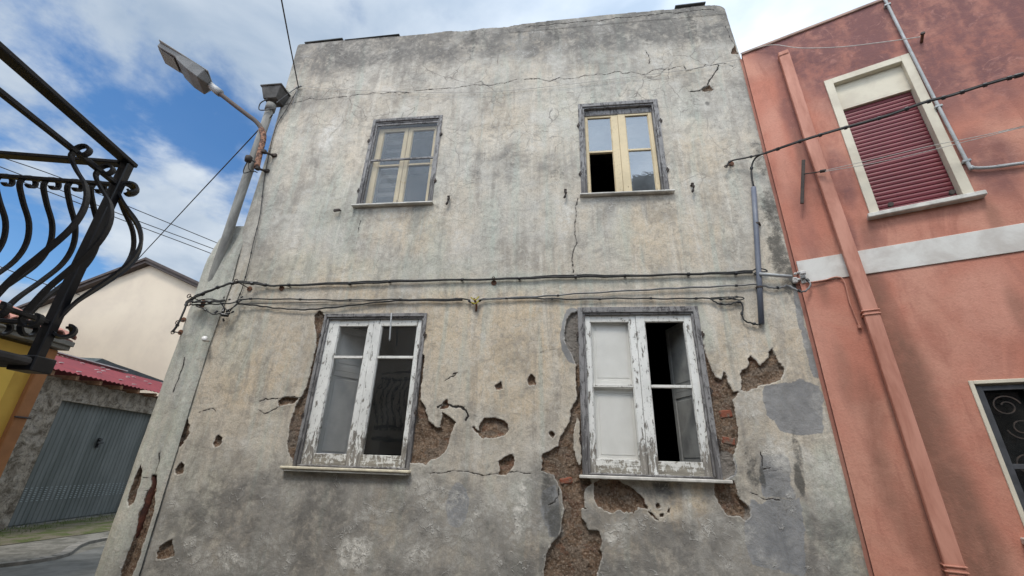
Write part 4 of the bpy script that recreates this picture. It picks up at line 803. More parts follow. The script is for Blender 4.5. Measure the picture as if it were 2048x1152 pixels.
# iron shutter stays
def stay(lab, px, kind):
    p = A(px[0], px[1], 0); mb = MB()
    if kind == 'flat': mb.tube([p+(.02, 0, .03), p+(.0, -.05, .0)], .008, 8); mb.obox(p+np.array([0, -.05, 0]), (1, 0, .1), (0, 1, 0), (0, 0, 1), (-.04, .03), (-.012, .012), (-.012, .014))
    else: mb.tube(spline([p+(-.005, .0, .045), p+(.0, -.04, .03), p+(.004, -.05, -.0), p+(-.002, -.045, -.035), p+(-.018, -.04, -.07)], 4), [.011+.003*math.sin(i) for i in range(17)], 8); mb.tube([p+(0, -.03, .04), p+(0, -.045, .052)], .016, 8)
    tag(mb.build('shutter_stay', M['dark_iron'], smooth=False), lab, 'shutter hook', 'old iron shutter stays')
stay('black iron shutter stay left of the upper left window sill', (678, 425), 'flat')
stay('black iron shutter stay right of the upper left window sill', (898, 403), 'bent')
stay('black iron shutter stay left of the upper right window sill', (1131, 390), 'bent')
stay('black iron shutter stay right of the upper right window sill', (1384, 378), 'bent')
# hanging stick, insulator, conduit, rod
a_, b_ = A(783, 626, -.05), A(779, 682, -.06); mb = MB(); mb.tube([a_, b_*.15+a_*.85, b_*.92+a_*.08, b_], [.007, .009, .009, .004], 8); tag(mb.build('hanging_stick', M['galv'], smooth=True), 'thin pale stick hanging over the top of the lower left window', 'stick')
p = A(410, 680, -.10); g = empty('insulator', tuple(p), 'small white insulator cup on the corner pilaster', 'insulator'); mb = MB(); mb.tube([p+(0, .04, 0), p, p+(.015, -.03, .012), p+(.018, -.036, .014)], [.014, .022, .03, .022], 12); mb.build('cup', M['ceramic'], g, smooth=True); mb = MB(); mb.tube([p+(0, .06, 0), p+(0, .04, 0)], .008, 6); mb.build('pin', M['dark_iron'], g)
g = empty('conduit', tuple(A(1523, 648, -.03)), 'blue grey plastic conduit standing upright near the right edge of the plaster front', 'conduit')
mb = MB(); mb.tube([A(1507, 375, -.03), A(1512, 450, -.03), A(1517, 540, -.03), A(1523, 648, -.03)], .026, 14); mb.build('pipe', M['conduit'], g, smooth=True)
for (x, y) in ((1514, 448), (1518, 575)): p = A(x, y, -.03); mb = MB(); mb.tube([p+(0, 0, -.01), p+(0, 0, .01)], .031, 14); mb.tube([p+(.03, .0, 0), p+(.045, .03, .0)], .008, 6); mb.build('clip', M['dark_iron'], g)
mb = MB(); mb.tube([A(1519, 548, -.06), A(1583, 553, -.06)], .017, 12); tag(mb.build('steel_rod', M['galv'], smooth=True), 'short galvanised rod bridging the two houses at the end of the top cable', 'rod')
# thin lines on the front
cable('corner_lead', 'thin dark lead with clips running down the left corner of the front', [(597, 175), (575, 215), (550, 260), (530, 350), (520, 430), (508, 480), (497, 530), (485, 575), (475, 600)], off=-.02, r=.005, clips=8, wob=.001)
cable('wall_line', 'pale thin line stretched along the front under the long upper crack', [(597, 172), (700, 180), (830, 184), (950, 185), (1080, 175), (1250, 155), (1380, 138), (1478, 118)], off=-.03, r=.003, mat='string', cat='line', wob=0)
g = empty('line_tie', tuple(A(597, 172, -.02)), 'twisted wire tie at the top left corner under the wire from the sky', 'wire tie'); mb = MB()
mb.tube([A(553, 205, -.12), A(575, 188, -.05), A(597, 173, -.02)], .007, 6); mb.tube([A(592, 176, -.03), A(603, 172, -.03)], .012, 6); mb.tube([A(597, 172, -.02), A(585, 210, -.03)], .005, 6); mb.build('wire', M['cable_grey'], g)
tag(MB().tube([A(597, 175, -.03), along(580, 90, 6.6), along(563, 0, 6.0), along(540, -120, 6)], .008, 7).build('overhead_wire', M['cable']), 'dark wire coming down from the top of the sky to the top left corner', 'wire')
tag(MB().tube([A(545, 230, -.14), along(400, 385, 9), along(265, 530, 12), along(130, 622, 15), along(60, 650, 17)], .008, 6).build('overhead_wire', M['cable']), 'thin wire slanting down left from the rain hopper past the cream gable', 'wire')
cable('cable', 'black cable with clips crossing from the plaster front over the pink house window', [(1452, 333, -.05), (1462, 322, -.06), (1490, 316, -.08), (1530, 307, -.16)], r=.009, clips=2, wob=0)
cross = [A(1530, 307, -.16)]+[pk(x, y, -.30-.0004*(x-1530)) for x, y in [(1600, 283), (1668, 262), (1770, 233), (1850, 205), (1900, 192), (1970, 170), (2048, 148), (2120, 128)]]
def carry(pl, s_end=5.9):      # carry a run on in its own direction to the far end of the pink wall
    a_, b_ = pl[-2], pl[-1]; d_ = b_-a_; return pl+[b_+d_*((s_end-(b_-PO)@PD)/(d_@PD))]
cross = carry(cross)
g = empty('crossing_cable', tuple(cross[0]), 'taut black clipped cable crossing in front of the red roller shutter', 'cable'); cs = spline(cross, 8); mb = MB(); mb.tube(cs, .010, 7); mb.build('sheath', M['cable'], g, smooth=True)
mb = MB(); mb.tube([p+(0, 0, .013) for p in cs], .006, 6); mb.build('second_strand', M['cable'], g)
for k in range(3, len(cs)-1, 5): mb = MB(); t_ = cs[k+1]-cs[k]; t_ /= np.linalg.norm(t_); mb.tube([cs[k]-t_*.012, cs[k]+t_*.012], .019, 8); mb.build('clip', M['black'], g)
cable('cable', 'short black lead dropping from the crossing cable into the top of the conduit', [(1528, 306, -.14), (1512, 315, -.1), (1504, 330, -.06), (1503, 350, -.04), (1507, 372, -.03)], r=.010, clips=1, wob=0)

# ============================================================ PINK HOUSE
pink = empty('pink_house', tuple(PK(2.5, 0)), 'terracotta pink rendered house with white band joined to the right of the plaster house', 'house')
W5 = (pks(1660, 178)[0]-.02, pks(1800, 125)[0]+.0, 3.99, 5.74)
s0, s1 = pks(1668, 205)[0], pks(1815, 155)[0]
sA, sB = pks(1645, 165)[0], pks(1812, 108)[0]; zA = pks(1645, 165)[1]; zB = pks(1735, 435)[1]
sC = pks(1955, 388)[0]; sB = (sB+sC)/2
lowS = pks(1935, 762)[0]; lowZ = pks(1935, 762)[1]; lowB = pks(2045, 1075)[1]
P5 = (sA+.01, sB, zB+.01, zA); P6 = (lowS+.0, lowS+1.05, lowB-.0, lowZ)
gsp = lines(0.0, 6.0, [P5[0], P5[1], P6[0], P6[1]])[::1]
STEP = .02
gsp = lines(0.0, 6.0, [P5[0], P5[1], P6[0], P6[1]]); gzp = lines(0.0, 6.58, [P5[2], P5[3], P6[2], P6[3]])
SP, ZP = np.meshgrid(gsp, gzp); wp = (fbm(SP, ZP, 1.8, 5, 3)-.5)*1.2
def pm(x, y): return pks(x, y)
dkp = np.clip((ZP-4.5+wp*1.2)/.8, 0, 1)*1.0*np.clip((SP-.12)/.3+(ZP-6.2)*1.5, 0, 1)
blobs(SP, ZP, dkp, [(1640, 330, 16, 120, .9), (1560, 160, 14, 60, .5), (1700, 470, 20, 50, .8), (1750, 560, 20, 40, .4), (1700, 90, 90, 40, 1), (1900, 100, 140, 100, .9), (1590, 250, 22, 130, .7), (1980, 330, 60, 80, .7), (1680, 350, 25, 70, .8), (1610, 450, 20, 80, .4), (1740, 480, 30, 40, .5)], wp, pm)
br = np.zeros_like(SP); blobs(SP, ZP, br, [(1745, 600, 44, 90, 1), (1800, 720, 50, 120, 1.1), (1850, 850, 55, 130, 1.1), (1905, 980, 60, 130, 1.1), (1960, 1100, 60, 110, 1.1), (1780, 620, 20, 70, .7), (1770, 960, 30, 110, .7), (1850, 1090, 40, 90, .7), (1690, 750, 20, 80, .5), (1740, 820, 26, 90, .5), (1790, 1000, 30, 110, .6), (1640, 560, 14, 50, .6), (1990, 440, 20, 60, .6), (2040, 620, 24, 60, .6), (1600, 300, 14, 60, .5), (1880, 1000, 80, 120, .5), (1740, 470, 20, 40, .5)], wp*.6, pm)
lt = np.zeros_like(SP); blobs(SP, ZP, lt, [(1560, 300, 20, 120, .6), (1650, 700, 40, 100, .7), (1980, 600, 100, 80, .8), (1700, 850, 40, 80, .4), (1850, 560, 60, 40, .5), (1960, 720, 60, 60, .5)], wp, pm)
Yrel = .006*(fbm(SP, ZP, 2, 4, 1)-.5)+.003*(fbm(SP, ZP, 15, 3, 2)-.5)
PX = PO[0]+PD[0]*SP+PN[0]*Yrel; PY = PO[1]+PD[1]*SP+PN[1]*Yrel
sc2, zc2 = (gsp[:-1]+gsp[1:])/2, (gzp[:-1]+gzp[1:])/2; SC2, ZC2 = np.meshgrid(sc2, zc2)
kp = ~((SC2 > P5[0]) & (SC2 < P5[1]) & (ZC2 > P5[2]) & (ZC2 < P5[3])) & ~((SC2 > P6[0]) & (SC2 < P6[1]) & (ZC2 > P6[2]) & (ZC2 < P6[3]))
grid_mesh('front_wall', PX, PY, ZP, kp, M['pink'], {'stain_a': np.stack([dkp, br, lt], -1)}, pink)
def pbox(mb, s, z, o): return mb.obox(PO, PD, PN, (0, 0, 1), s, o, z)
mb = MB(); pbox(mb, (-.055, -.002), (0, 6.56), (.03, .3)); pbox(mb, (0, .2), (0, 6.57), (.01, 5)); pbox(mb, (5.8, 6.0), (0, 6.57), (.01, 5)); pbox(mb, (.2, 5.8), (0, 6.57), (4.8, 5)); pbox(mb, (.2, 5.8), (6.4, 6.5), (.01, 4.8))
o = mb.build('side_wall', M['pink'], pink); a_ = o.data.attributes.new('stain_a', 'FLOAT_COLOR', 'POINT'); a_.data.foreach_set('color', np.tile(np.array((.4, .3, 0, 1), np.float32), len(o.data.vertices)))
mb = MB(); pbox(mb, (-.005, 6.0), (6.582, 6.62), (-.02, .25)); mb.build('coping', simple('pink_grey_coping', (0.40, 0.27, 0.22), (0.26, 0.18, 0.15), 4, .9), pink, bevel=.005)
mb = MB(); pbox(mb, (.012, 6.0), (3.36, 3.605), (-.012, .0)); mb.build('white_band', M['band'], pink, bevel=.003)
# roller shutter window
fwd_ = .075
mb = MB(); pbox(mb, (P5[0], P5[0]+fwd_), (P5[2], P5[3]), (-.018, .15)); pbox(mb, (P5[1]-fwd_, P5[1]), (P5[2], P5[3]), (-.018, .15)); pbox(mb, (P5[0]+fwd_, P5[1]-fwd_), (P5[3]-.075, P5[3]), (-.018, .15))
wf = mb.build('window', M['creamframe'], pink, bevel=.003); wf['label'] = 'cream framed window closed by a red roller shutter'
zt_ = pks(1680, 218)[1]; mb = MB(); pbox(mb, (P5[0]+fwd_, P5[1]-fwd_), (zt_+.015, P5[3]-.075), (.045, .10)); mb.build('shutter_box', M['creamframe'], wf)
mb = MB(); zz_ = P5[2]+.0; n_ = 29; hh = (zt_+.015-zz_)/n_
for k in range(n_):
    z = zz_+k*hh; s_a, s_b = P5[0]+fwd_+.003, P5[1]-fwd_-.003; P = lambda s, o, z: PO+PD*s+PN*o+np.array([0, 0, z])
    prof = [(.085, z), (.076, z+.004), (.072, z+hh*.5), (.076, z+hh-.007), (.085, z+hh-.004)]
    for (o1, za), (o2, zb) in zip(prof[:-1], prof[1:]): mb.add([P(s_a, o1, za), P(s_b, o1, za), P(s_b, o2, zb), P(s_a, o2, zb)], [(0, 1, 2, 3)])
pbox(mb, (P5[0]+fwd_, P5[1]-fwd_), (P5[2], zt_+.015), (.086, .095)); mb.build('roller_shutter', M['roller'], wf)
mb = MB(); pbox(mb, (P5[0]-.03, P5[1]+.05), (P5[2]-.045, P5[2]), (-.075, .12)); mb.build('sill', M['marble'], wf, bevel=.006)
for (x, y) in ((1780, 412), (1902, 388)): p = pk(x, y, .05); mb = MB(); mb.tube([p, p-PN*.03], .018, 8); mb.tube([p-PN*.03, p-PN*.04], .024, 8); mb.build('shutter_stop', M['dark_iron'], wf)
# lower window with grille
f_ = .028; mb = MB(); pbox(mb, (P6[0], P6[0]+f_), (P6[2], P6[3]), (-.012, .14)); pbox(mb, (P6[1]-f_, P6[1]), (P6[2], P6[3]), (-.012, .14)); pbox(mb, (P6[0]+f_, P6[1]-f_), (P6[3]-f_, P6[3]), (-.012, .14))
wg = mb.build('window', M['creamframe'], pink, bevel=.003); wg['label'] = 'ground floor window behind an iron grille'
mg = simple('grille_paint', (0.045, 0.047, 0.052), (0.07, 0.072, 0.08), 10, .55, .4)
mb = MB(); t_ = .028
for s in (P6[0]+f_+.002, P6[0]+f_+.27, P6[0]+f_+.54, P6[1]-f_-.045): pbox(mb, (s, s+.042), (P6[2]+.01, P6[3]-f_-.012), (.01, .035))
for z in (P6[3]-f_-.05, P6[2]+.03, (P6[2]+P6[3])/2-.1): pbox(mb, (P6[0]+f_+.044, P6[1]-f_-.046), (z, z+.035), (.013, .032))
mb.build('grille', mg, wg, bevel=.002)
mb = MB()
def spiral(cs_, cz_, r0, turns, ph, sg):
    return [PO+PD*(cs_+sg*r*math.cos(th))+PN*.022+np.array([0, 0, cz_+r*math.sin(th)]) for r, th in ((r0*(1-.72*t), ph+turns*6.283*t) for t in np.linspace(0, 1, 26))]
for bay in (0, 1, 2):
    sb = P6[0]+f_+.156+bay*.27
    for zc in (P6[3]-.20, P6[3]-.62, P6[3]-1.0):
        mb = MB(); mb.bar(spiral(sb-.02, zc, .085, 1.4, 0.2, 1), PN, .006, .004); mb.build('scroll', M['dark_iron'], wg); mb = MB(); mb.bar(spiral(sb+.02, zc-.16, .085, 1.4, 3.3, -1 if False else 1), PN, .006, .004); mb.build('scroll', M['dark_iron'], wg)
mb = MB(); pbox(mb, (P6[0]+f_+.02, P6[1]-f_-.02), (P6[2], P6[3]-f_), (.09, .094)); mb.build('pane', M['glass_dusty'], wg)
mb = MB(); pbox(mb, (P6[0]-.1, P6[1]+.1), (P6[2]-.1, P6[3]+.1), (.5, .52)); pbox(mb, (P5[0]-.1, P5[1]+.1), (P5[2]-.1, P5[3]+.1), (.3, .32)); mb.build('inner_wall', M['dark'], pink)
mb = MB(); pbox(mb, (P6[0]-.04, P6[1]+.04), (P6[2]-.045, P6[2]), (-.07, .12)); mb.build('sill', M['marble'], wg, bevel=.006)
# square downpipe
g = empty('downpipe', tuple(pk(1930, 1152, -.05)), 'square pink downpipe running down the pink wall left of its windows', 'drainpipe')
pp_ = [pk(1568, 112, -.05), pk(1622, 282, -.05), pk(1742, 628, -.05), pk(1912, 1145, -.05), pk(1945, 1240, -.05)]
mb = MB(); mb.bar(pp_, PD, .055, .035); mb.build('pipe', M['pinkpipe'], g, bevel=.006)
t0 = pk(1568, 112, -.05); mb = MB(); mb.obox(t0, PD, PN, (0, 0, 1), (-.058, .05), (-.045, .05), (-.02, .05)); mb.build('pipe_head', M['pinkpipe'], g, bevel=.01)
for (x, y) in ((1742, 630), (1911, 1143)):
    p = pk(x, y, -.05)
    for dz in (0, .035): mb = MB(); mb.obox(p, PD, PN, (0, 0, 1), (-.066, .066), (-.045, .05), (dz-.006, dz+.006)); mb.build('strap', M['pinkpipe'], g, bevel=.003)
# white conduit
g = empty('white_conduit', tuple(pk(1945, 335, -.03)), 'pale thin conduit running down past the roller shutter window and turning right at an elbow', 'conduit')
mb = MB(); mb.tube(spline(carry([pk(1768, -5, -.03), pk(1800, 60, -.03), pk(1860, 180, -.03), pk(1935, 325, -.03), pk(1942, 333, -.03), pk(1955, 336, -.03), pk(1990, 334, -.03), pk(2048, 326, -.03), pk(2110, 318, -.03)]), 6), .014, 10); mb.build('pipe', M['galv'], g, smooth=True)
for (x, y) in ((1775, 10), (1877, 213), (1933, 322)): p = pk(x, y, -.03); mb = MB(); mb.obox(p, PD, PN, (0, 0, 1), (-.028, .028), (-.016, .03), (-.012, .012)); mb.build('clip', M['galv'], g, bevel=.003)
# washing line bracket and lines
g = empty('line_bracket', tuple(pk(1605, 365, -.06)), 'dark flat iron bar holding the washing lines on the pink wall', 'bracket')
mb = MB(); mb.bar([pk(1607, 320, -.08), pk(1604, 407, -.08)], PD, .016, .01); mb.build('plate', M['dark_iron'], g, bevel=.003)
mb = MB(); mb.tube([pk(1608, 348, -.09), pk(1630, 345, -.1), pk(1642, 343, -.12)], .007, 6); mb.tube([pk(1640, 343, -.12), pk(1652, 341, -.13)], .017, 8); mb.build('arm', M['dark_iron'], g)
for lab, pl in (('upper pale washing line running right from the iron bracket across the red shutter', [(1650, 341), (1750, 318), (1860, 292), (1960, 272), (2048, 252), (2110, 238)]), ('lower pale washing line sagging right from the iron bracket across the red shutter', [(1650, 343), (1750, 326), (1860, 301), (1960, 276), (2048, 254), (2110, 240)])):
    tag(MB().tube(spline(carry([pk(x, y, -.14) for x, y in pl]), 5), .0035, 6).build('washing_line', M['string']), lab, 'line')
g = empty('wall_pipe_stub', tuple(pk(1843, 82, 0)), 'short rusty pipe stub sticking out of the upper pink wall', 'pipe stub'); p = pk(1843, 85, 0); mb = MB(); mb.tube([p, p-PN*.09+(0, 0, .03)], .014, 8); mb.build('stub', M['rust'], g); mb = MB(); mb.tube([p-PN*.085+(0, 0, .028), p-PN*.10+(0, 0, .033)], .02, 8); mb.build('cap', M['dark_iron'], g)
tag(MB().tube(spline([pk(1480, 108, .0), pk(1540, 90, -.05), pk(1600, 96, -.08), pk(1680, 94, -.10), pk(1760, 85, -.10), pk(1840, 74, -.10)], 6), .005, 6).build('slack_line', M['string']), 'slack pale line hanging from the roof corner to the pipe stub', 'line')
g = empty('wall_lead', tuple(pk(1700, 600, -.02)), 'thin pink painted lead dropping from the white band beside the downpipe', 'cable'); mb = MB()
mb.tube(spline([pk(1612, 566, -.03), pk(1650, 560, -.02), pk(1672, 554, -.02), pk(1688, 562, -.02), pk(1700, 605, -.02), pk(1716, 645, -.02), pk(1720, 655, -.02)], 6), .006, 6); mb.build('sheath', M['pinkpipe'], g)
mb = MB(); mb.tube([pk(1718, 650, -.02), pk(1720, 656, -.02)], .014, 8); mb.build('end_cap', M['pinkpipe'], g)
g = empty('broken_patch', tuple(pk(1602, 553, -.02)), 'broken white mortar lump with a grey clip at the joint of the two houses', 'mortar lump')
mb = MB()
for k in range(9): c = pk(1592+random.uniform(-8, 14), 556+random.uniform(-12, 12), -.012); r_ = random.uniform(.012, .028); mb.obox(c, PD, PN, (0, 0, 1), (-r_, r_), (-.015, .02), (-r_*.8, r_*.7))
mb.build('mortar', M['whiteflash'], g, bevel=.008); mb = MB(); mb.obox(pk(1606, 554, -.03), PD, PN, (0, 0, 1), (-.02, .02), (-.012, .01), (-.016, .016)); mb.build('clip', M['cable_grey'], g, bevel=.003)

# ============================================================ BALCONY (left, near)
BC = np.array([-2.31, -2.62, 0]); AD = -GD; BD = np.array([-GN[0], -GN[1], 0])     # A side runs back past the camera, B side runs left
OA, OB = GN, GD                                                        # outward normals of the two sides
ZB_, ZT_ = 2.03, 3.04
bal = empty('balcony', (BC[0], BC[1], 1.9), 'black wrought iron balcony railing with bulging scrolled bars on a concrete slab at the left', 'balcony')
LB_ = .88; LA_ = 3.6
mb = MB(); mb.obox(BC+np.array([0, 0, 0]), AD, BD, (0, 0, 1), (-.04, LA_), (-.04, LB_+.0), (1.93, 1.965)); mb.build('slab', simple('dark_slab', (0.11, 0.105, 0.10), (0.06, 0.058, 0.055), 5, .95, .1), bal, bevel=.01)
mb = MB(); 
def rail(p, q, z, hw, hh): 
    p = p+np.array([0, 0, z]); q = q+np.array([0, 0, z]); mb.bar([p, q], (0, 0, 1), hh, hw)
zt2 = ZT_-.145
rail(BC-AD*.03, BC+AD*LA_, ZT_, .030, .012); o = mb.build('handrail', M['iron'], bal, bevel=.004)
mb = MB(); rail(BC+BD*.03, BC+BD*LB_, ZT_-.012, .024, .011); mb.build('handrail', M['iron'], bal, bevel=.004)
mb = MB(); rail(BC+AD*.02, BC+AD*LA_, zt2, .013, .011); mb.build('second_rail', M['iron'], bal, bevel=.003); mb = MB(); rail(BC+BD*.02, BC+BD*LB_, zt2, .012, .010); mb.build('second_rail', M['iron'], bal, bevel=.003)
zb2 = ZB_+.10
mb = MB(); rail(BC+AD*.02, BC+AD*LA_, zb2, .012, .010); mb.build('bottom_rail', M['iron'], bal, bevel=.003); mb = MB(); rail(BC+BD*.02, BC+BD*LB_, zb2, .012, .010); mb.build('bottom_rail', M['iron'], bal, bevel=.003)
mb = MB(); mb.obox(BC, AD, BD, (0, 0, 1), (-.022, .022), (-.022, .022), (1.965, ZT_-.012)); mb.obox(BC, AD, BD, (0, 0, 1), (-.05, .05), (-.05, .05), (1.91, 1.975)); mb.build('corner_post', M['iron'], bal, bevel=.004)
def baluster(base, out_, side, name='baluster', scale=1.0):
    o2 = np.array(out_)
    def P(o, z): return base+o2*o*scale+np.array([0, 0, z])
    zb, zt = zb2, zt2
    prof = []
    for t in np.linspace(1, 0, 14):         # bottom scroll, curling outwards
        r = .014+.036*t; th = math.pi*1.5-(-1)*0+(1-t)*-4.6; prof.append((.045+r*math.cos(math.pi+.2+ (1-t)*4.4), zb-.012+r*math.sin(math.pi+.2+(1-t)*4.4)))
    prof = prof[::-1]
    body = [(.0, zb+.02), (.035, zb+.12), (.10, zb+.24), (.155, zb+.36), (.165, zb+.47), (.13, zb+.57), (.06, zb+.65), (.012, zb+.71), (.0, zt-.03)]
    body = [tuple(q) for q in spline([np.array([a, b, 0]) for a, b in body], 4)]; body = [(q[0], q[1]) for q in body]
    topc = []
    for t in np.linspace(0, 1, 16):         # top scroll over the second rail, curling outwards
        r = .040-.026*t; th = math.pi-.15-t*5.3; topc.append((.042+r*math.cos(th), zt-.004+r*math.sin(th)))
    mb = MB(); mb.bar([P(a, b) for a, b in prof+body+topc], side, .0118, .0055)
    mb.build(name, M['iron'], bal, bevel=0)
for s in (.125, .265): baluster(BC+AD*s, OA, AD)
for s in (1.9, 2.04, 2.18, 2.32, 2.46, 2.60): baluster(BC+AD*s, OA, AD)
k = 0
for s in np.arange(.12, LB_-.02, .115): baluster(BC+BD*s, OB, BD)
for ang in (.25, .55, .8):
    dd = OA*math.cos(ang*1.57)+OB*math.sin(ang*1.57); dd /= np.linalg.norm(dd); baluster(BC+dd*.012, dd, np.cross(dd, (0, 0, 1)), scale=1.05)
# house carrying the balcony, beside and behind the camera
hb = empty('balcony_house', tuple(BC+BD*3+AD*2), 'plain rendered house that carries the iron balcony', 'house')
mb = MB(); mb.obox(BC+np.array([0, 0, 0]), AD, BD, (0, 0, 1), (.25, 9.5), (LB_, LB_+5), (0, 4.6)); mb.build('wall', M['cream'], hb); mb = MB(); mb.obox(BC, AD, BD, (0, 0, 1), (.15, 9.6), (LB_-.25, LB_+5.2), (4.6, 4.75)); mb.build('roof', M['tile'], hb)
mb = MB(); mb.obox(BC, AD, BD, (0, 0, 1), (1.0, 1.9), (LB_-.02, LB_+.1), (1.98, 4.1)); mb.build('door', M['doorgrey'], hb)
# house across the street behind the camera, seen mirrored in the panes
oh = empty('opposite_house', (2.0, -7.2, 0), 'pale house across the street seen mirrored in the window panes', 'house')
mb = MB(); mb.box(-1.4, 9, -13, -7.2, 0, 5.6); mb.build('wall', M['concrete'], oh); mb = MB(); mb.box(-1.6, 9.2, -13.2, -6.9, 5.6, 5.75); mb.build('roof', M['verge'], oh)
mb = MB()
for x in (0.2, 2.6, 5.0):
    for z_ in ((1.2, 2.7), (3.8, 5.1)): mb = MB(); mb.box(x, x+1.0, -7.23, -7.15, *z_); mb.build('window', M['doorgrey'], oh)
q = A(1268, 356, .07); d_ = q-CAM; t_ = (7.6+.07)/d_[1]; cl = q+np.array([d_[0], -d_[1], d_[2]])*t_; q = A(1312, 370, .07); d_ = q-CAM; cr_ = q+np.array([d_[0], -d_[1], d_[2]])*((7.6+.07)/d_[1])
mb = MB(); mb.box(cl[0], cr_[0], -8.3, -7.6, 5.75, cl[2]); mb.box(cl[0]-.05, cr_[0]+.05, -8.35, -7.55, cl[2], cl[2]+.08); mb.build('chimney', M['verge'], oh)

# ============================================================ LEFT BACKGROUND
# yellow house with tiled eave
yo = np.array([-7.43, 1.05, 0.0]); yh = empty('yellow_house', tuple(yo-GD*2), 'low mustard yellow house with brown corner pilaster and tiled eave under the balcony', 'house')
YI = -GN
def ybox(mb, s, i, z, o=yo): return mb.obox(o, GD, YI, (0, 0, 1), s, i, z)
mb = MB(); ybox(mb, (-7, 0), (0, 4), (0, 2.92)); mb.build('wall', M['yellow'], yh)
mb = MB(); ybox(mb, (-7, -.42), (-.05, 0), (0, 2.62)); mb.build('raised_panel', M['yellow2'], yh, bevel=.01)
mb = MB(); ybox(mb, (-.16, .02), (-.06, .2), (0, 2.95)); mb.build('corner_pilaster', M['brown'], yh, bevel=.01)
mb = MB(); mb.tube([yo+GD*-.18-YI*.07+(0, 0, 2.0), yo+GD*.04-YI*.07+(0, 0, 2.0)], .012, 6); mb.build('strap', M['verge'], yh)
mb = MB(); ybox(mb, (-7, .10), (-.13, .25), (2.97, 3.03)); ybox(mb, (-7, .10), (-.17, -.07), (3.03, 3.10)); mb.build('eave', M['concrete'], yh, bevel=.008)
mb = MB(); nrow = 32
for k in range(nrow):
    s = .0-k*.2; base = yo+GD*s
    pa = base-YI*.15+np.array([0, 0, 3.14]); pb = base+YI*2.0+np.array([0, 0, 3.95])
    ring = []; d_ = pb-pa; d_ = d_/np.linalg.norm(d_); nn = np.cross(GD, d_); nn = nn/np.linalg.norm(nn); nn = nn if nn[2] > 0 else -nn
    vs = []
    for q in (pa, pb):
        for j in range(7): th = math.pi*j/6; vs.append(q+GD*math.cos(th)*.10+nn*math.sin(th)*.075)
        for j in range(6, -1, -1): th = math.pi*j/6; vs.append(q+GD*math.cos(th)*.08+nn*(math.sin(th)*.06-.004))
    mb.add(vs, [(j, (j+1) % 14, 14+(j+1) % 14, 14+j) for j in range(14)]+[(j, 13-j, 12-j, j+1) for j in range(6)])
mb.build('roof', M['tile'], yh, smooth=False)
mb = MB(); P_a = yo+np.array([0, 0, 3.10]); mb.hexa([P_a+GD*-6.5-YI*.1, P_a+GD*.12-YI*.1, P_a+GD*.12+YI*2.0+(0, 0, .80), P_a+GD*-6.5+YI*2.0+(0, 0, .80), P_a+GD*-6.5-YI*.1+(0, 0, .03), P_a+GD*.12-YI*.1+(0, 0, .03), P_a+GD*.12+YI*2.0+(0, 0, .83), P_a+GD*-6.5+YI*2.0+(0, 0, .83)]); mb.build('roof_board', M['tile'], yh)

# garage
go = np.array([-12.038, 4.979, 0.0]); gar = empty('garage', tuple(go+GD*3), 'stone garage with red corrugated roof and ribbed grey green door across the side street', 'garage')
def gs_(x, y): P = onplane(x, y, go, GN); return float((P-go)@GD), float(P[2])
def gbox(mb, s, i, z): return mb.obox(go, GD, -GN, (0, 0, 1), s, i, z)
dz = 2.72; DS = (-.05, 3.25)
mb = MB(); gbox(mb, (-5, DS[0]), (0, .35), (0, 3.2)); gbox(mb, (DS[1], 6.5), (0, .35), (0, 3.2)); gbox(mb, (DS[0], DS[1]), (0, .35), (dz, 3.2)); gbox(mb, (6.2, 6.5), (.35, 5), (0, 3.2)); gbox(mb, (-5, -4.7), (.35, 5), (0, 3.2)); mb.build('wall', M['rubble'], gar)
mb = MB(); n_ = 26; wr = (DS[1]-DS[0])/n_
for k in range(n_):
    s = DS[0]+k*wr
    prof = [(0, .150), (wr*.22, .150), (wr*.34, .137), (wr*.86, .137), (wr*.96, .150), (wr, .150)]
    for (sa, ia), (sb, ib) in zip(prof[:-1], prof[1:]):
        pA, pB = go+GD*(s+sa)-GN*ia, go+GD*(s+sb)-GN*ib; mb.add([pA+(0, 0, .03), pB+(0, 0, .03), pB+(0, 0, dz), pA+(0, 0, dz)], [(0, 1, 2, 3)])
gbox(mb, DS, (.17, .19), (.0, dz)); gd_ = mb.build('door', M['doorgrey'], gar)
mb = MB()
for k in range(n_):
    s = DS[0]+k*wr
    for j in range(7): gbox(mb, (s+wr*.42, s+wr*.80), (.128, .136), (.50+j*.045, .515+j*.045))
mb.build('vent_louvres', simple('pale_louvre_edges', (0.30, 0.34, 0.35), (0.22, 0.25, 0.26), 6, .5), gd_)
hs = gs_(205, 886); mb = MB(); gbox(mb, (hs[0]-.03, hs[0]+.03), (.06, .135), (hs[1]-.12, hs[1]+.12)); gbox(mb, (hs[0]-.10, hs[0]+.10), (.04, .07), (hs[1]-.02, hs[1]+.03)); gbox(mb, (hs[0]-.10, hs[0]+.04), (.04, .07), (hs[1]+.07, hs[1]+.10)); mb.build('handle', M['black'], gd_, bevel=.006)
E0 = onplane(90, 738, go+GN*.35, GN); E1 = onplane(340, 787, go+GN*.35, GN); T0 = onplane(70, 703, go-GN*1.7, GN); T1 = onplane(345, 768, go-GN*1.7, GN)
ze = (E0[2]+E1[2])/2; ztp = (T0[2]+T1[2])/2
def rp(s, i, dz_=0): f = (i+.35)/2.05; return go+GD*s-GN*i+np.array([0, 0, ze+(ztp-ze)*f+dz_])
mb = MB(); ns = 60; s_lo, s_hi = -2.4, 6.6
vs = []; 
for i in (-.35, .3, 1.0, 1.7, 4.5):
    for k in range(ns*4+1): s = s_lo+(s_hi-s_lo)*k/(ns*4); vs.append(rp(s, min(i, 1.7), .016*math.sin(k*math.pi/2))+(np.array([0, 0, -.3])-GN*2.8 if i > 2 else 0))
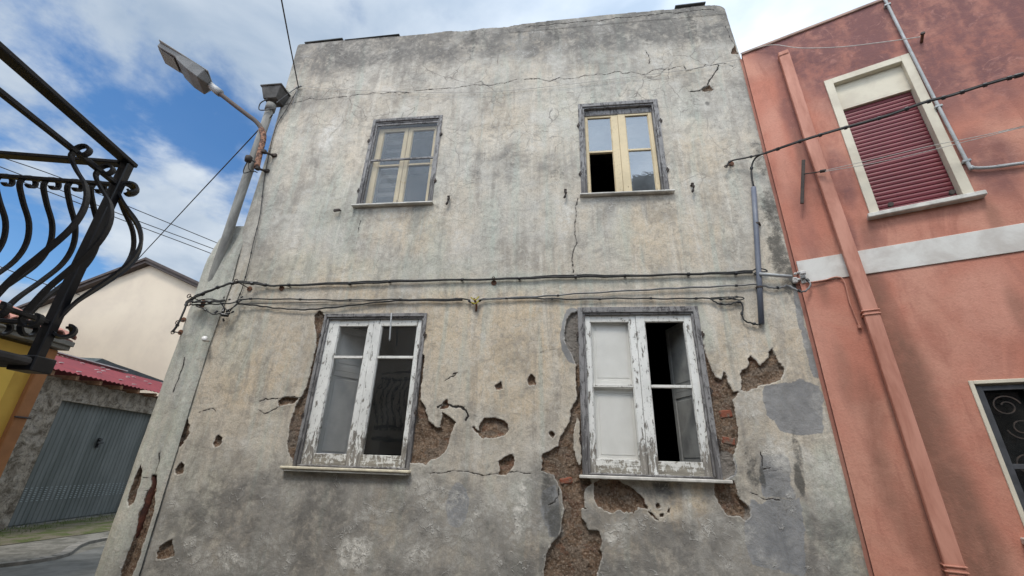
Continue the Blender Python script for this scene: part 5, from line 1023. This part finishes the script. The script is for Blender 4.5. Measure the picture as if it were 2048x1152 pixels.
nn_ = ns*4+1; mb.add(vs, [(r*nn_+k, r*nn_+k+1, (r+1)*nn_+k+1, (r+1)*nn_+k) for r in range(4) for k in range(nn_-1)])
rf = mb.build('roof', M['redroof'], gar)
mb = MB(); p0, p1 = rp(s_lo, 1.7, .04), rp(3.6, 1.7, .04); mb.obox(p0, GD, -GN, (0, 0, 1), (0, 6.0), (-.12, .12), (0, .03)); mb.build('ridge_flashing', M['whiteflash'], rf)
mb = MB()
for k in range(34): s = s_lo+random.random()*(s_hi-s_lo-.5); i = random.uniform(-.2, 1.5); c = rp(s, i, .03); mb.obox(c, GD, -GN, (0, 0, 1), (-.03, .03), (-.04, .04), (0, .012))
mb.build('roof_fixing', M['whiteflash'], rf)
for s in (-1.55, -.9, -.25, .45, 1.15, 1.8, 2.5, 3.2, 3.9): mb = MB(); p = rp(s, -.30, -.10); mb.obox(p, GD, -GN, (0, 0, 1), (-.04, .04), (0, .6), (-.05, .05)); mb.build('rafter_end', M['timber'], gar)
mb = MB(); p = rp(-1.35, -.2, -.2); mb.obox(p, GD, -GN, (0, 0, 1), (-.16, .16), (-.1, .5), (-.07, .02)); mb.build('tie_beam', M['timber'], gar)
mb = MB(); 
tp = [onplane(x, y, go-GN*2.2, GN) for x, y in [(190, 723), (205, 717), (232, 728), (262, 738), (300, 752), (345, 768)]]; bt = [onplane(x, y, go-GN*2.2, GN) for x, y in [(345, 778), (190, 740)]]
mb.prism(tp+bt, -GN*1.2); tag(mb.build('dark_sheeting', M['tarp']), 'heap of dark corrugated sheeting lying behind the red garage roof', 'roof sheeting')
# fringe of weeds at the garage foot
mb = MB()
for k in range(900):
    s = random.uniform(-1.5, 6); q = go+GD*s+GN*random.triangular(.02, 1.0, .1); h = random.uniform(.02, .09)*(1.6 if random.random() < .1 else 1); an = random.random()*6.28; d1 = np.array([math.cos(an), math.sin(an), 0])
    mb.add([q-d1*.006, q+d1*.006, q+d1*.02+(0, 0, h)+np.array([random.uniform(-.03, .03), random.uniform(-.03, .03), 0])], [(0, 1, 2)])
tag(mb.build('weeds', simple('weed_green', (0.075, 0.11, 0.03), (0.12, 0.13, 0.05), 3, .9)), 'low green weeds along the foot of the garage', 'weeds', kind='stuff')

# cream gabled house
CY = 14.0
def cpt(x, y, yy=CY): return onplane(x, y, (0, yy, 0), (0, 1, 0))
ap, el, er = cpt(300, 531), cpt(120, 600), cpt(425, 590)
ch = empty('gabled_house', (ap[0], CY, 0), 'tall blank cream gable end with dark brown verge beyond the garage', 'house')
mL = (el-ap)/(el[0]-ap[0]); lL = ap+mL*(-9.5); mR = (er-ap)/(er[0]-ap[0]); lR = ap+mR*6.5
mb = MB(); mb.prism([(lL[0], CY, 0), (lR[0], CY, 0), tuple(lR), tuple(ap), tuple(lL)], (0, 9, 0)); mb.build('wall', M['cream'], ch)
mb = MB()
for e, ex in ((lL, -1), (lR, 1)):
    e2 = e+(e-ap)/abs(e[0]-ap[0])*.4
    for dz0, dz1, yo_ in ((.0, .16, -.30), (.16, .30, -.38)): mb.hexa([tuple(ap+(0, yo_, dz0+.02)), tuple(e2+(0, yo_, dz0+.02)), tuple(e2+(0, 9.2, dz0+.02)), tuple(ap+(0, 9.2, dz0+.02)), tuple(ap+(0, yo_, dz1+.02)), tuple(e2+(0, yo_, dz1+.02)), tuple(e2+(0, 9.2, dz1+.02)), tuple(ap+(0, 9.2, dz1+.02))])
mb.build('roof', M['verge'], ch)
# far house at the left edge
fp = cpt(14, 418, 5.0); fh = empty('far_house', (fp[0], 5.0, 0), 'corner of a tall cream house with dark eave at the far left edge', 'house')
mb = MB(); mb.prism([(fp[0]-7, 5, 0), (fp[0]-.25, 5, 0), ((fp[0]-.25)*1.66-.1, 11, 0), (fp[0]-14, 11, 0)], (0, 0, fp[2]-.15)); mb.build('wall', M['cream'], fh); mb = MB(); mb.prism([(fp[0]-7.3, 4.7, fp[2]-.15), (fp[0], 4.7, fp[2]-.15), (fp[0]*1.68, 11.3, fp[2]-.15), (fp[0]-14.3, 11.3, fp[2]-.15)], (0, 0, .15)); mb.build('roof', M['timber'], fh)

# far overhead wires
for lab, pl in [('uppermost of the thin wires crossing the sky behind the balcony', [(-40, 300), (120, 355), (250, 410), (425, 482), (520, 522)]),
                ('second thin wire from the top crossing the sky behind the balcony', [(-40, 318), (120, 380), (250, 432), (425, 497), (520, 534)]),
                ('lowest of the thin wires crossing the sky behind the balcony', [(-40, 332), (120, 392), (250, 442), (425, 508), (520, 548)]),
                ('faint wire low in the sky behind the balcony foot', [(-40, 518), (30, 545), (90, 568), (160, 590)])]:
    P0_, P1_ = along(*pl[0], 19), along(*pl[1], 19); tag(MB().tube([P0_+(P0_-P1_)*3.5]+spline([along(x, y, 19) for x, y in pl], 5), .014, 5).build('overhead_wire', M['cable']), lab, 'wire', 'wires in the sky')
